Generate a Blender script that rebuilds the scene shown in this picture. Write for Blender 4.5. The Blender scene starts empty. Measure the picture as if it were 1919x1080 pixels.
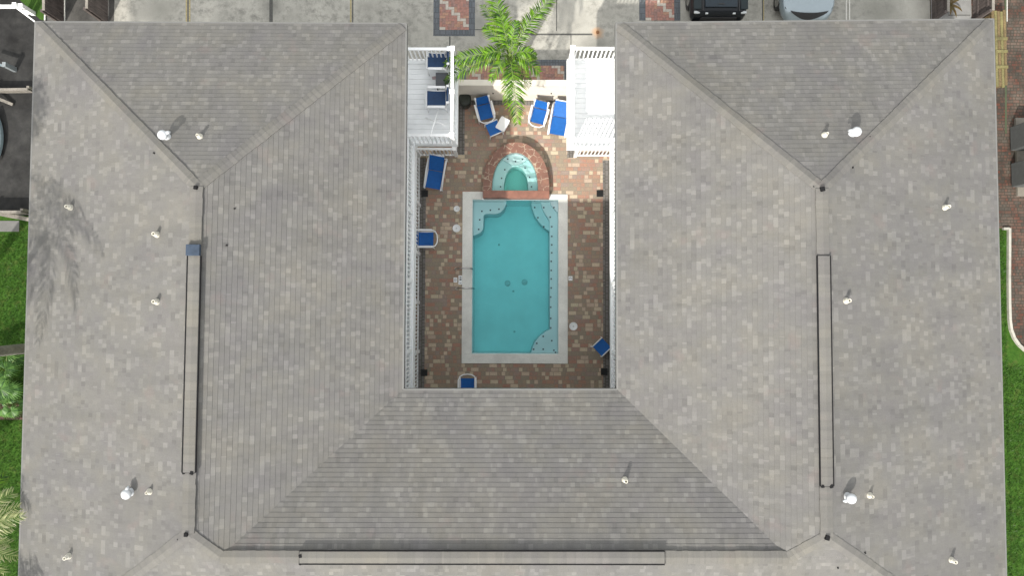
import bpy, bmesh, math, random
from mathutils import Vector, Matrix, noise
random.seed(7)
R = math.radians
sc = bpy.context.scene
COL = sc.collection

# ------------------------------------------------------------------ camera
CAMX, CAMH, TILT, YAW, FPX = 0.055, 24.0, 0.0395, 0.0029, 1280.0
cd = bpy.data.cameras.new('camera'); cam = bpy.data.objects.new('camera', cd); COL.objects.link(cam)
cam.location = (CAMX, 0, CAMH); cam.rotation_euler = (TILT, 0, YAW)
cd.sensor_width = 36; cd.sensor_fit = 'HORIZONTAL'; cd.lens = FPX/1919*36
cd.clip_start = 0.1; cd.clip_end = 600
sc.camera = cam
CM = Matrix.Rotation(YAW, 3, 'Z') @ Matrix.Rotation(TILT, 3, 'X')

# ------------------------------------------------------------------ light
SUN_EL, SUN_AZ = R(41.6), R(25)
w = bpy.data.worlds.new('World'); sc.world = w; w.use_nodes = True
wn = w.node_tree
sky = wn.nodes.new('ShaderNodeTexSky'); sky.sky_type = 'NISHITA'; sky.sun_disc = False
sky.sun_elevation = SUN_EL; sky.sun_rotation = R(205); sky.air_density = 1.0; sky.dust_density = 5.0; sky.ozone_density = 1.0
bg = wn.nodes['Background']; bg.inputs['Strength'].default_value = 0.15
hz = wn.nodes.new('ShaderNodeHueSaturation'); hz.inputs['Saturation'].default_value = 0.45   # thin white overcast
wn.links.new(sky.outputs[0], hz.inputs['Color'])
cm = wn.nodes.new('ShaderNodeMix'); cm.data_type = 'RGBA'; cm.inputs[0].default_value = .6; cm.inputs[7].default_value = (6.6, 6.65, 6.5, 1)   # even high cloud veil
wn.links.new(hz.outputs[0], cm.inputs[6]); wn.links.new(cm.outputs[2], bg.inputs[0])
sl = bpy.data.lights.new('sun', 'SUN'); sun = bpy.data.objects.new('sun', sl); COL.objects.link(sun)
sl.energy = 3.2; sl.angle = R(1.0); sl.color = (1.0, 0.95, 0.87)
sd = Vector((math.sin(SUN_AZ)*math.cos(SUN_EL), math.cos(SUN_AZ)*math.cos(SUN_EL), -math.sin(SUN_EL)))
sun.rotation_euler = sd.to_track_quat('-Z', 'Y').to_euler(); sun.location = (-10, -20, 30)
sc.view_settings.view_transform = 'Standard'; sc.view_settings.look = 'None'
sc.view_settings.exposure = 0.88; sc.view_settings.gamma = 1
sc.render.engine = 'CYCLES'
sc.cycles.max_bounces = 8; sc.cycles.transparent_max_bounces = 12

def P(px, py, h=0.0):
    """point of the place at height h seen at that spot of the survey picture"""
    d = CM @ Vector(((px-959.5)/FPX, (540-py)/FPX, -1))
    t = (h-CAMH)/d.z
    return Vector((CAMX+d.x*t, d.y*t, h))

# ------------------------------------------------------------------ materials
def nmat(name):
    m = bpy.data.materials.new(name); m.use_nodes = True
    nt = m.node_tree; b = nt.nodes['Principled BSDF']
    return m, nt, b
def N(nt, t, **k):
    n = nt.nodes.new(t)
    for a, v in k.items(): setattr(n, a, v)
    return n
def mth(nt, op, a, b=None, c=None):
    n = nt.nodes.new('ShaderNodeMath'); n.operation = op
    for i, v in enumerate((a, b, c)):
        if v is None: continue
        if isinstance(v, (int, float)): n.inputs[i].default_value = v
        else: nt.links.new(v, n.inputs[i])
    return n.outputs[0]
def ramp(nt, fac, stops, interp='LINEAR'):
    n = nt.nodes.new('ShaderNodeValToRGB'); n.color_ramp.interpolation = interp
    e = n.color_ramp.elements
    e[0].position, e[0].color = stops[0][0], (*stops[0][1], 1)
    e[1].position, e[1].color = stops[-1][0], (*stops[-1][1], 1)
    for p, c in stops[1:-1]:
        x = e.new(p); x.color = (*c, 1)
    nt.links.new(fac, n.inputs[0]); return n.outputs[0]
def mix(nt, fac, a, b, mode='MIX'):
    n = nt.nodes.new('ShaderNodeMix'); n.data_type = 'RGBA'; n.blend_type = mode
    for sck, v in ((n.inputs[0], fac), (n.inputs[6], a), (n.inputs[7], b)):
        if isinstance(v, (int, float)): sck.default_value = v
        elif isinstance(v, tuple): sck.default_value = (*v, 1)
        else: nt.links.new(v, sck)
    return n.outputs[2]
def noi(nt, vec, scale, detail=4, rough=.55, out=0):
    n = nt.nodes.new('ShaderNodeTexNoise'); n.inputs['Scale'].default_value = scale
    n.inputs['Detail'].default_value = detail; n.inputs['Roughness'].default_value = rough
    if vec is not None: nt.links.new(vec, n.inputs['Vector'])
    return n.outputs[out]
def wnoise(nt, x, y, z=0.0):
    c = nt.nodes.new('ShaderNodeCombineXYZ')
    for i, v in enumerate((x, y, z)):
        if isinstance(v, (int, float)): c.inputs[i].default_value = v
        else: nt.links.new(v, c.inputs[i])
    n = nt.nodes.new('ShaderNodeTexWhiteNoise'); n.noise_dimensions = '3D'
    nt.links.new(c.outputs[0], n.inputs['Vector']); return n.outputs['Value']
def bump(nt, b, h, strength=.3, dist=.01):
    n = nt.nodes.new('ShaderNodeBump'); n.inputs['Strength'].default_value = strength; n.inputs['Distance'].default_value = dist
    nt.links.new(h, n.inputs['Height']); nt.links.new(n.outputs[0], b.inputs['Normal'])
def world(nt):
    return nt.nodes.new('ShaderNodeNewGeometry').outputs['Position']
def simple(name, col, rough=.5, metal=0, var=.12, scale=9, bumpd=0, coat=0, spec=None):
    m, nt, b = nmat(name)
    tc = nt.nodes.new('ShaderNodeTexCoord')
    f = noi(nt, tc.outputs['Object'], scale, 5)
    c2 = tuple(max(0, x*(1-var)) for x in col); c3 = tuple(min(1, x*(1+var)) for x in col)
    nt.links.new(ramp(nt, f, [(.3, c2), (.7, c3)]), b.inputs['Base Color'])
    b.inputs['Roughness'].default_value = rough; b.inputs['Metallic'].default_value = metal
    if coat: b.inputs['Coat Weight'].default_value = coat; b.inputs['Coat Roughness'].default_value = .05
    if spec is not None: b.inputs['Specular IOR Level'].default_value = spec
    if bumpd: bump(nt, b, noi(nt, tc.outputs['Object'], scale*8, 4), .5, bumpd)
    return m

def mat_shingle(name, dark=(.107, .1045, .101), light=(.150, .1465, .140), cap=False):
    m, nt, b = nmat(name)
    uv = nt.nodes.new('ShaderNodeUVMap'); uv.uv_map = 'UVMap'
    s = nt.nodes.new('ShaderNodeSeparateXYZ'); nt.links.new(uv.outputs[0], s.inputs[0])
    u, v = s.outputs[0], s.outputs[1]
    row = mth(nt, 'FLOOR', v)
    r1 = wnoise(nt, row, 3.1); r2 = wnoise(nt, row, 9.7)
    ca = mth(nt, 'FLOOR', mth(nt, 'DIVIDE', mth(nt, 'ADD', u, mth(nt, 'MULTIPLY', r1, 5.0)), .115))
    cb = mth(nt, 'FLOOR', mth(nt, 'DIVIDE', mth(nt, 'ADD', u, mth(nt, 'MULTIPLY', r2, 5.0)), .23))
    a = wnoise(nt, ca, row, 1.0); bb = wnoise(nt, cb, row, 2.0)
    t = mth(nt, 'ADD', mth(nt, 'MULTIPLY', a, .65), mth(nt, 'MULTIPLY', bb, .35))
    pos = world(nt)
    if cap:
        col = ramp(nt, t, [(.0, (.118, .115, .108)), (.5, (.129, .125, .117)), (1, (.143, .138, .128))])
    else:
        d, l = dark, light
        md = tuple(d[i]*.45+l[i]*.55 for i in range(3))
        mm = tuple(d[i]*.62+l[i]*.38 for i in range(3))
        col = ramp(nt, t, [(.08, d), (.22, mm), (.46, mm), (.68, md), (.82, l), (1, tuple(x*1.08 for x in l))])
    # slow weathering in hue and tone
    big = noi(nt, pos, .55, 5, .6)
    hue = noi(nt, pos, .8, 3, .5, 1)
    col = mix(nt, 1.0, col, ramp(nt, noi(nt, pos, 1.1, 4, .6), [(.34, (.985, .975, 1.0)), (.5, (1, 1, 1)), (.66, (1.015, 1.005, .975))]), 'MULTIPLY')
    col = mix(nt, 1.0, col, ramp(nt, big, [(.32, (.93, .935, .95)), (.5, (1, 1, .99)), (.68, (1.06, 1.05, 1.02))]), 'MULTIPLY')
    # old run-off marks that follow the fall of each slope, and faint algae clouds
    st = nt.nodes.new('ShaderNodeCombineXYZ'); nt.links.new(mth(nt, 'MULTIPLY', u, 2.3), st.inputs[0]); nt.links.new(mth(nt, 'MULTIPLY', v, .045), st.inputs[1])
    stn = noi(nt, st.outputs[0], 1.0, 5, .65)
    col = mix(nt, 1.0, col, ramp(nt, stn, [(.3, (.90, .905, .90)), (.5, (1, 1, 1)), (.72, (1.05, 1.05, 1.04))]), 'MULTIPLY')
    alg = noi(nt, pos, .33, 6, .7)
    col = mix(nt, 1.0, col, ramp(nt, alg, [(.38, (.93, .93, .93)), (.5, (1, 1, 1))]), 'MULTIPLY')
    rust = noi(nt, pos, 1.7, 2, .5)
    col = mix(nt, mth(nt, 'MULTIPLY', ramp(nt, rust, [(.64, (0, 0, 0)), (.74, (1, 1, 1))]), .35), col, (.15, .125, .118))
    gr = noi(nt, pos, 55, 3, .7)
    col = mix(nt, 1.0, col, ramp(nt, gr, [(.25, (.86, .86, .86)), (.75, (1.14, 1.14, 1.14))]), 'MULTIPLY')
    nt.links.new(col, b.inputs['Base Color']); b.inputs['Roughness'].default_value = .93
    b.inputs['Specular IOR Level'].default_value = .25
    bump(nt, b, noi(nt, pos, 90, 3, .7), .5, .006)
    return m

def cells(nt, x, y, rh, cw, seed=0.0, joint=.01, parity=False):
    """running-bond cells: returns id noise, id noise 2, joint mask(0 in the joint)"""
    ry = mth(nt, 'DIVIDE', y, rh); row = mth(nt, 'FLOOR', ry)
    off = mth(nt, 'MULTIPLY', wnoise(nt, row, seed), 4.0)
    rx = mth(nt, 'DIVIDE', mth(nt, 'ADD', x, off), cw); cx = mth(nt, 'FLOOR', rx)
    # split some cells in two
    a = wnoise(nt, cx, row, seed+1)
    sp = mth(nt, 'GREATER_THAN', a, .55)
    fx = mth(nt, 'FRACT', rx)
    half = mth(nt, 'MULTIPLY', sp, mth(nt, 'GREATER_THAN', fx, .5))
    cid = mth(nt, 'ADD', cx, mth(nt, 'MULTIPLY', half, .5))
    v1 = wnoise(nt, cid, row, seed+2); v2 = wnoise(nt, cid, row, seed+5)
    fx2 = mth(nt, 'FRACT', mth(nt, 'MULTIPLY', rx, mth(nt, 'ADD', sp, 1.0)))
    wid = mth(nt, 'DIVIDE', cw, mth(nt, 'ADD', sp, 1.0))
    dx = mth(nt, 'MULTIPLY', mth(nt, 'MINIMUM', fx2, mth(nt, 'SUBTRACT', 1.0, fx2)), wid)
    fy = mth(nt, 'FRACT', ry)
    dy = mth(nt, 'MULTIPLY', mth(nt, 'MINIMUM', fy, mth(nt, 'SUBTRACT', 1.0, fy)), rh)
    d = mth(nt, 'MINIMUM', dx, dy)
    jm = mth(nt, 'MINIMUM', mth(nt, 'DIVIDE', d, joint), 1.0)
    if parity:      # at most every other half stone is pale, so pale ones stay apart
        par = mth(nt, 'LESS_THAN', mth(nt, 'FRACT', mth(nt, 'ADD', mth(nt, 'MULTIPLY', cid, mth(nt, 'ADD', mth(nt, 'MULTIPLY', sp, .5), .5)), mth(nt, 'MULTIPLY', row, .5))), .25)
        return v1, v2, jm, par
    return v1, v2, jm

def mat_paver(name, palette, rh=.155, cw=.26, joint_col=(.07, .062, .052), swap=False, dirt=.35, seed=0.0, pale=None, pale_amt=.2):
    m, nt, b = nmat(name)
    pos = world(nt); s = nt.nodes.new('ShaderNodeSeparateXYZ'); nt.links.new(pos, s.inputs[0])
    x, y = (s.outputs[1], s.outputs[0]) if swap else (s.outputs[0], s.outputs[1])
    v1, v2, jm, par = cells(nt, x, y, rh, cw, seed, .018, True)
    # neighbouring stones share a slow drift between red, brown and grey green
    drift = noi(nt, pos, 1.5, 4, .6)
    t = mth(nt, 'ADD', mth(nt, 'MULTIPLY', v1, .75), mth(nt, 'MULTIPLY', mth(nt, 'SUBTRACT', drift, .35), .8))
    col = ramp(nt, t, palette)
    if pale:
        col = mix(nt, mth(nt, 'MULTIPLY', mth(nt, 'GREATER_THAN', v2, 1-pale_amt), par), col, ramp(nt, v1, pale))
    dn = noi(nt, pos, 1.3, 5, .6); fine = noi(nt, pos, 26, 4, .65)
    col = mix(nt, mth(nt, 'MULTIPLY', ramp(nt, dn, [(.4, (0, 0, 0)), (.7, (1, 1, 1))]), dirt), col, (.16, .135, .11))
    col = mix(nt, 1.0, col, ramp(nt, fine, [(.25, (.80, .80, .80)), (.75, (1.18, 1.18, 1.18))]), 'MULTIPLY')
    col = mix(nt, jm, joint_col, col)
    nt.links.new(col, b.inputs['Base Color']); b.inputs['Roughness'].default_value = .9; b.inputs['Specular IOR Level'].default_value = .2
    bump(nt, b, mth(nt, 'ADD', jm, mth(nt, 'MULTIPLY', fine, .4)), .6, .006)
    return m

def mat_concrete(name, base=(.36, .35, .32), stain=.5, spots=(), joints=()):
    m, nt, b = nmat(name)
    pos = world(nt)
    n1 = noi(nt, pos, .9, 6, .62); n2 = noi(nt, pos, 4.2, 6, .7); n3 = noi(nt, pos, 40, 4, .7)
    dk = tuple(x*.38 for x in base); lt = tuple(x*1.15 for x in base)
    col = ramp(nt, n1, [(.3, tuple(x*.8 for x in base)), (.5, base), (.72, lt)])
    pat = mth(nt, 'MULTIPLY', ramp(nt, n2, [(.45, (0, 0, 0)), (.7, (1, 1, 1))]), ramp(nt, noi(nt, pos, .6, 3), [(.36, (0, 0, 0)), (.56, (1, 1, 1))]))
    col = mix(nt, mth(nt, 'MULTIPLY', pat, stain), col, dk)
    col = mix(nt, 1.0, col, ramp(nt, n3, [(.25, (.85, .85, .85)), (.75, (1.13, 1.13, 1.13))]), 'MULTIPLY')
    for (sx, sy, r, c, amt) in spots:
        vd = nt.nodes.new('ShaderNodeVectorMath'); vd.operation = 'DISTANCE'
        nt.links.new(pos, vd.inputs[0]); vd.inputs[1].default_value = (sx, sy, 0)
        dd = mth(nt, 'ADD', vd.outputs['Value'], mth(nt, 'MULTIPLY', mth(nt, 'SUBTRACT', n2, .5), r*1.4))
        f = mth(nt, 'MULTIPLY', mth(nt, 'SUBTRACT', 1.0, mth(nt, 'MINIMUM', mth(nt, 'DIVIDE', dd, r), 1.0)), amt)
        col = mix(nt, mth(nt, 'MAXIMUM', f, 0.0), col, c)
    nt.links.new(col, b.inputs['Base Color']); b.inputs['Roughness'].default_value = .9
    bump(nt, b, n3, .4, .004)
    return m

def mat_grass(name, a=(.018, .058, .007), c=(.048, .108, .016), dry=(.10, .095, .035), f=.5):
    m, nt, b = nmat(name)
    pos = world(nt)
    n1 = noi(nt, pos, 9, 6, .75); n2 = noi(nt, pos, .9, 4, .6); n3 = noi(nt, pos, 3.2, 4, .7)
    col = ramp(nt, n1, [(.3, a), (.7, c)])
    col = mix(nt, mth(nt, 'MULTIPLY', ramp(nt, n3, [(.52, (0, 0, 0)), (.72, (1, 1, 1))]), f), col, dry)
    col = mix(nt, 1.0, col, ramp(nt, n2, [(.3, (.7, .75, .7)), (.7, (1.2, 1.15, 1.1))]), 'MULTIPLY')
    nt.links.new(col, b.inputs['Base Color']); b.inputs['Roughness'].default_value = .9; b.inputs['Specular IOR Level'].default_value = .1
    bump(nt, b, n1, .8, .03)
    return m

def mat_asphalt(name, base=(.027, .027, .027)):
    m, nt, b = nmat(name); pos = world(nt)
    n1 = noi(nt, pos, .7, 6, .65); n2 = noi(nt, pos, 3, 5, .65); n3 = noi(nt, pos, 70, 3, .7)
    col = ramp(nt, n1, [(.3, tuple(x*.55 for x in base)), (.7, tuple(x*1.5 for x in base))])
    col = mix(nt, 1.0, col, ramp(nt, n2, [(.3, (.75, .75, .76)), (.7, (1.25, 1.24, 1.2))]), 'MULTIPLY')
    col = mix(nt, 1.0, col, ramp(nt, n3, [(.25, (.8, .8, .8)), (.75, (1.2, 1.2, 1.2))]), 'MULTIPLY')
    nt.links.new(col, b.inputs['Base Color']); b.inputs['Roughness'].default_value = .95; b.inputs['Specular IOR Level'].default_value = .12
    bump(nt, b, n3, .5, .005); return m

def mat_wood(name, col=(.13, .105, .085), scale=6):
    m, nt, b = nmat(name)
    tc = nt.nodes.new('ShaderNodeTexCoord')
    mp = nt.nodes.new('ShaderNodeMapping'); mp.inputs['Scale'].default_value = (1, 1, .12); nt.links.new(tc.outputs['Object'], mp.inputs[0])
    n1 = noi(nt, mp.outputs[0], scale*4, 6, .7); n2 = noi(nt, tc.outputs['Object'], 2, 3)
    c = ramp(nt, n1, [(.3, tuple(x*.6 for x in col)), (.7, tuple(x*1.4 for x in col))])
    c = mix(nt, 1.0, c, ramp(nt, n2, [(.3, (.75, .75, .75)), (.7, (1.25, 1.25, 1.25))]), 'MULTIPLY')
    nt.links.new(c, b.inputs['Base Color']); b.inputs['Roughness'].default_value = .85
    bump(nt, b, n1, .4, .004); return m

def mat_water(name, absorb, dens):
    m, nt, b = nmat(name)
    nt.nodes.remove(b)
    out = nt.nodes['Material Output']
    tr = nt.nodes.new('ShaderNodeBsdfTransparent'); tr.inputs[0].default_value = (1, 1, 1, 1)
    gl = nt.nodes.new('ShaderNodeBsdfGlossy'); gl.inputs['Roughness'].default_value = .04
    fr = nt.nodes.new('ShaderNodeFresnel'); fr.inputs[0].default_value = 1.33
    pos = world(nt)
    bp = nt.nodes.new('ShaderNodeBump'); bp.inputs['Strength'].default_value = .35; bp.inputs['Distance'].default_value = .03
    nt.links.new(noi(nt, pos, 2.6, 3, .5), bp.inputs['Height'])
    nt.links.new(bp.outputs[0], gl.inputs['Normal']); nt.links.new(bp.outputs[0], fr.inputs['Normal'])
    mx = nt.nodes.new('ShaderNodeMixShader'); nt.links.new(fr.outputs[0], mx.inputs[0])
    nt.links.new(tr.outputs[0], mx.inputs[1]); nt.links.new(gl.outputs[0], mx.inputs[2])
    nt.links.new(mx.outputs[0], out.inputs['Surface'])
    va = nt.nodes.new('ShaderNodeVolumeAbsorption'); va.inputs[0].default_value = (*absorb, 1); va.inputs[1].default_value = dens
    nt.links.new(va.outputs[0], out.inputs['Volume'])
    return m

def mat_leaf(name, a, c, tip=None):
    m, nt, b = nmat(name)
    uv = nt.nodes.new('ShaderNodeUVMap'); s = nt.nodes.new('ShaderNodeSeparateXYZ'); nt.links.new(uv.outputs[0], s.inputs[0])
    n1 = noi(nt, world(nt), 6, 4, .7)
    col = ramp(nt, mth(nt, 'ADD', mth(nt, 'MULTIPLY', s.outputs[1], .6), mth(nt, 'MULTIPLY', n1, .4)), [(.25, a), (.75, c)])
    if tip: col = mix(nt, ramp(nt, s.outputs[0], [(.6, (0, 0, 0)), (1, (.8, .8, .8))]), col, tip)
    nt.links.new(col, b.inputs['Base Color']); b.inputs['Roughness'].default_value = .45
    b.inputs['Specular IOR Level'].default_value = .4
    tl = nt.nodes.new('ShaderNodeBsdfTranslucent'); nt.links.new(col, tl.inputs[0])
    mx = nt.nodes.new('ShaderNodeMixShader'); mx.inputs[0].default_value = .35
    nt.links.new(b.outputs[0], mx.inputs[1]); nt.links.new(tl.outputs[0], mx.inputs[2])
    nt.links.new(mx.outputs[0], nt.nodes['Material Output'].inputs['Surface'])
    return m

M = {}
M['shingle'] = mat_shingle('weathered_shingle')
M['cap'] = mat_shingle('cap_shingle', cap=True)
M['white'] = simple('white_paint', (.86, .87, .87), .45, var=.03)
M['deckwhite'] = simple('white_deck_paint', (.83, .85, .86), .5, var=.05, scale=3)
M['stucco'] = simple('cream_stucco', (.66, .615, .54), .9, var=.06, scale=3, bumpd=.003)
M['wallpaint'] = simple('off_white_wall', (.78, .76, .71), .85, var=.05, scale=2, bumpd=.002)
M['paver'] = mat_paver('courtyard_paver', [(.2, (.28, .24, .185)), (.34, (.32, .26, .19)), (.46, (.31, .225, .17)), (.58, (.37, .23, .165)), (.7, (.36, .20, .15)), (.85, (.30, .24, .205))], rh=.142, cw=.28, joint_col=(.25, .21, .17), dirt=.2, pale=[(0, (.48, .42, .30)), (.5, (.54, .43, .32)), (1, (.46, .36, .28))], pale_amt=.52)
M['paver_dark'] = mat_paver('dark_border_paver', [(.2, (.15, .145, .14)), (.5, (.175, .168, .16)), (.9, (.20, .19, .18))], rh=.115, cw=.23, swap=True)
M['brick_drive'] = mat_paver('brick_driveway', [(.15, (.050, .030, .024)), (.35, (.034, .032, .028)), (.5, (.085, .032, .022)), (.65, (.042, .036, .030)), (.8, (.075, .034, .025)), (1, (.06, .052, .04))], joint_col=(.03, .03, .022), rh=.11, cw=.23, dirt=.5)
M['slate'] = mat_paver('slate_border', [(0, (.10, .115, .13)), (.5, (.12, .13, .145)), (1, (.085, .10, .11))], rh=.2, cw=.2, joint_col=(.075, .08, .085), dirt=.15)
M['coping'] = mat_concrete('pool_coping', (.72, .72, .68), .10)
M['plaster'] = simple('pool_plaster', (.72, .88, .88), .6, var=.05, scale=1.5)
M['ledge'] = simple('bench_plaster', (.66, .78, .80), .6, var=.03, scale=2)
M['water'] = mat_water('pool_water_volume', (.06, .87, .90), .60)
M['spa_water'] = mat_water('spa_water_volume', (.05, .82, .72), .75)
M['tile'] = simple('waterline_tile', (.42, .60, .62), .3, var=.1, scale=20)
M['dot'] = simple('dark_tile', (.02, .03, .05), .4)
M['blue'] = simple('blue_sling', (.003, .098, .36), .7, var=.10, scale=12, bumpd=.002)
M['navy'] = simple('navy_sling', (.012, .045, .12), .65, var=.25, scale=5, bumpd=.002)
M['plastic'] = simple('white_plastic', (.78, .79, .80), .35, var=.03)
M['chrome'] = simple('steel_tube', (.45, .45, .44), .22, metal=1, var=.05)
M['black'] = simple('black_plastic', (.013, .013, .014), .55, var=.2)
M['bin'] = simple('dark_green_bin', (.022, .028, .022), .55, var=.2)
M['pvc'] = simple('pvc_pipe', (.52, .50, .43), .5, var=.05)
M['flash'] = simple('white_vent_metal', (.50, .52, .54), .4, var=.03)
M['ridge_dark'] = simple('ridge_vent_plastic', (.012, .012, .013), .85, spec=.1)
M['ridge_end'] = simple('blue_grey_end_cap', (.035, .05, .075), .7, spec=.2, var=.2)
M['glass'] = simple('dark_window_glass', (.02, .03, .035), .08, var=.2)
M['door'] = simple('teal_door', (.10, .20, .22), .5)
M['fascia'] = simple('grey_drip_edge', (.13, .13, .125), .5, var=.05)

# red flagstone with white veins
def mat_flag():
    m, nt, b = nmat('red_flagstone'); pos = world(nt)
    dn = nt.nodes.new('ShaderNodeVectorMath'); dn.operation = 'ADD'
    nz = noi(nt, pos, 7, 3, .6, 1); sc_ = nt.nodes.new('ShaderNodeVectorMath'); sc_.operation = 'SCALE'; sc_.inputs['Scale'].default_value = .12
    nt.links.new(nz, sc_.inputs[0]); nt.links.new(pos, dn.inputs[0]); nt.links.new(sc_.outputs[0], dn.inputs[1])
    v = nt.nodes.new('ShaderNodeTexVoronoi'); v.feature = 'DISTANCE_TO_EDGE'; v.inputs['Scale'].default_value = 4.2; nt.links.new(dn.outputs[0], v.inputs['Vector'])
    f = noi(nt, pos, 3.2, 3, .6)
    vein = mth(nt, 'MULTIPLY', ramp(nt, v.outputs[0], [(.015, (.8, .8, .8)), (.045, (0, 0, 0))]), ramp(nt, f, [(.40, (0, 0, 0)), (.48, (1, 1, 1))]))
    c = ramp(nt, noi(nt, pos, 5, 5, .65), [(.3, (.15, .072, .052)), (.55, (.21, .105, .076)), (.75, (.28, .15, .09))])
    nt.links.new(mix(nt, vein, c, (.46, .40, .30)), b.inputs['Base Color']); b.inputs['Roughness'].default_value = .6
    return m
M['flag'] = mat_flag()
M['redstone'] = simple('red_spillway_stone', (.22, .10, .07), .5, var=.22, scale=5)

# ------------------------------------------------------------------ object helpers
def link(o): COL.objects.link(o); return o
def tag(o, label=None, cat=None, group=None, kind=None):
    if label: o['label'] = label
    if cat: o['category'] = cat
    if group: o['group'] = group
    if kind: o['kind'] = kind
    return o
def empty(name, loc=(0, 0, 0), rz=0.0):
    o = bpy.data.objects.new(name, None); o.empty_display_size = .2
    o.location = loc; o.rotation_euler = (0, 0, rz); return link(o)
def copy_tree(o, parent=None):
    c = o.copy(); link(c)
    if parent: c.parent = parent
    for ch in list(o.children): copy_tree(ch, c)
    return c
class MB:
    def __init__(s): s.bm = bmesh.new(); s.uv = s.bm.loops.layers.uv.new('UVMap'); s.mi = 0
    def face(s, pts, uvs=None, mi=None):
        vs = [s.bm.verts.new(p) for p in pts]
        f = s.bm.faces.new(vs); f.material_index = s.mi if mi is None else mi
        if uvs:
            for l, q in zip(f.loops, uvs): l[s.uv].uv = q
        return f
    def box(s, a, b, M4=None):
        (x0, y0, z0), (x1, y1, z1) = a, b
        v = [Vector(p) for p in ((x0,y0,z0),(x1,y0,z0),(x1,y1,z0),(x0,y1,z0),(x0,y0,z1),(x1,y0,z1),(x1,y1,z1),(x0,y1,z1))]
        if M4: v = [M4 @ p for p in v]
        vs = [s.bm.verts.new(p) for p in v]
        for q in ((0,3,2,1),(4,5,6,7),(0,1,5,4),(1,2,6,5),(2,3,7,6),(3,0,4,7)):
            f = s.bm.faces.new([vs[i] for i in q]); f.material_index = s.mi
        return s
    def beam(s, p, q, w_, h_, up=Vector((0, 0, 1))):
        p, q = Vector(p), Vector(q); d = (q-p).normalized()
        if abs(d.dot(up)) > .99: up = Vector((0, 1, 0))
        sx = d.cross(up).normalized()*(w_/2); sz = sx.cross(d).normalized()*(h_/2)
        r = []
        for c in (p, q):
            r.append([s.bm.verts.new(c+a*sx+b_*sz) for a, b_ in ((-1,-1),(1,-1),(1,1),(-1,1))])
        for i in range(4):
            j = (i+1) % 4; f = s.bm.faces.new([r[0][i], r[0][j], r[1][j], r[1][i]]); f.material_index = s.mi
        for k in (r[0][::-1], r[1]): f = s.bm.faces.new(k); f.material_index = s.mi
        return s
    def tube(s, pts, r, n=8, caps=True, closed=False):
        pts = [Vector(p) for p in pts]; rings = []
        L = len(pts)
        for i, p in enumerate(pts):
            a = pts[i-1] if (i or closed) else p; b_ = pts[(i+1) % L] if (i < L-1 or closed) else p
            d = (b_-a).normalized(); up = Vector((0, 0, 1)) if abs(d.z) < .95 else Vector((0, 1, 0))
            sx = d.cross(up).normalized(); sy = sx.cross(d).normalized()
            rr = r[i] if isinstance(r, (list, tuple)) else r
            rings.append([s.bm.verts.new(p+(sx*math.cos(t)+sy*math.sin(t))*rr) for t in (2*math.pi*k/n for k in range(n))])
        for i in range(L if closed else L-1):
            A, B = rings[i], rings[(i+1) % L]
            for k in range(n):
                f = s.bm.faces.new([A[k], B[k], B[(k+1) % n], A[(k+1) % n]]); f.smooth = True; f.material_index = s.mi
        if caps and not closed:
            for k in (rings[0], rings[-1][::-1]): f = s.bm.faces.new(k); f.material_index = s.mi
        return s
    def lathe(s, c, prof, n=24, cap=True):
        c = Vector(c); rings = []
        for r, z in prof: rings.append([s.bm.verts.new(c+Vector((r*math.cos(2*math.pi*k/n), r*math.sin(2*math.pi*k/n), z))) for k in range(n)])
        for A, B in zip(rings, rings[1:]):
            for k in range(n):
                f = s.bm.faces.new([A[k], A[(k+1) % n], B[(k+1) % n], B[k]]); f.smooth = True; f.material_index = s.mi
        if cap:
            f = s.bm.faces.new(rings[-1]); f.material_index = s.mi
            f = s.bm.faces.new(rings[0][::-1]); f.material_index = s.mi
        return s
    def prism(s, poly, z0, z1):
        poly = [Vector((p[0], p[1], 0)) for p in poly]
        area = sum(a.x*b_.y-b_.x*a.y for a, b_ in zip(poly, poly[1:]+poly[:1]))
        if area < 0: poly = poly[::-1]
        bt = [s.bm.verts.new((p.x, p.y, z0)) for p in poly]; tp = [s.bm.verts.new((p.x, p.y, z1)) for p in poly]
        f = s.bm.faces.new(tp); f.material_index = s.mi; f = s.bm.faces.new(bt[::-1]); f.material_index = s.mi
        n = len(poly)
        for i in range(n):
            j = (i+1) % n; f = s.bm.faces.new([bt[i], bt[j], tp[j], tp[i]]); f.material_index = s.mi
        return s
    def ringwall(s, outer, inner, z0, z1):
        """band between two open/closed polylines of equal length, top at z1, sides to z0"""
        n = len(outer)
        def vv(p, z): return s.bm.verts.new((p[0], p[1], z))
        for i in range(n-1):
            a, b_, c, d = outer[i], outer[i+1], inner[i+1], inner[i]
            for q in ([(a, z1), (b_, z1), (c, z1), (d, z1)], [(a, z0), (b_, z0), (b_, z1), (a, z1)], [(c, z0), (d, z0), (d, z1), (c, z1)]):
                f = s.bm.faces.new([vv(*k) for k in q]); f.material_index = s.mi
        for i in (0, n-1):
            f = s.bm.faces.new([vv(outer[i], z0), vv(inner[i], z0), vv(inner[i], z1), vv(outer[i], z1)]); f.material_index = s.mi
        return s
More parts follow.
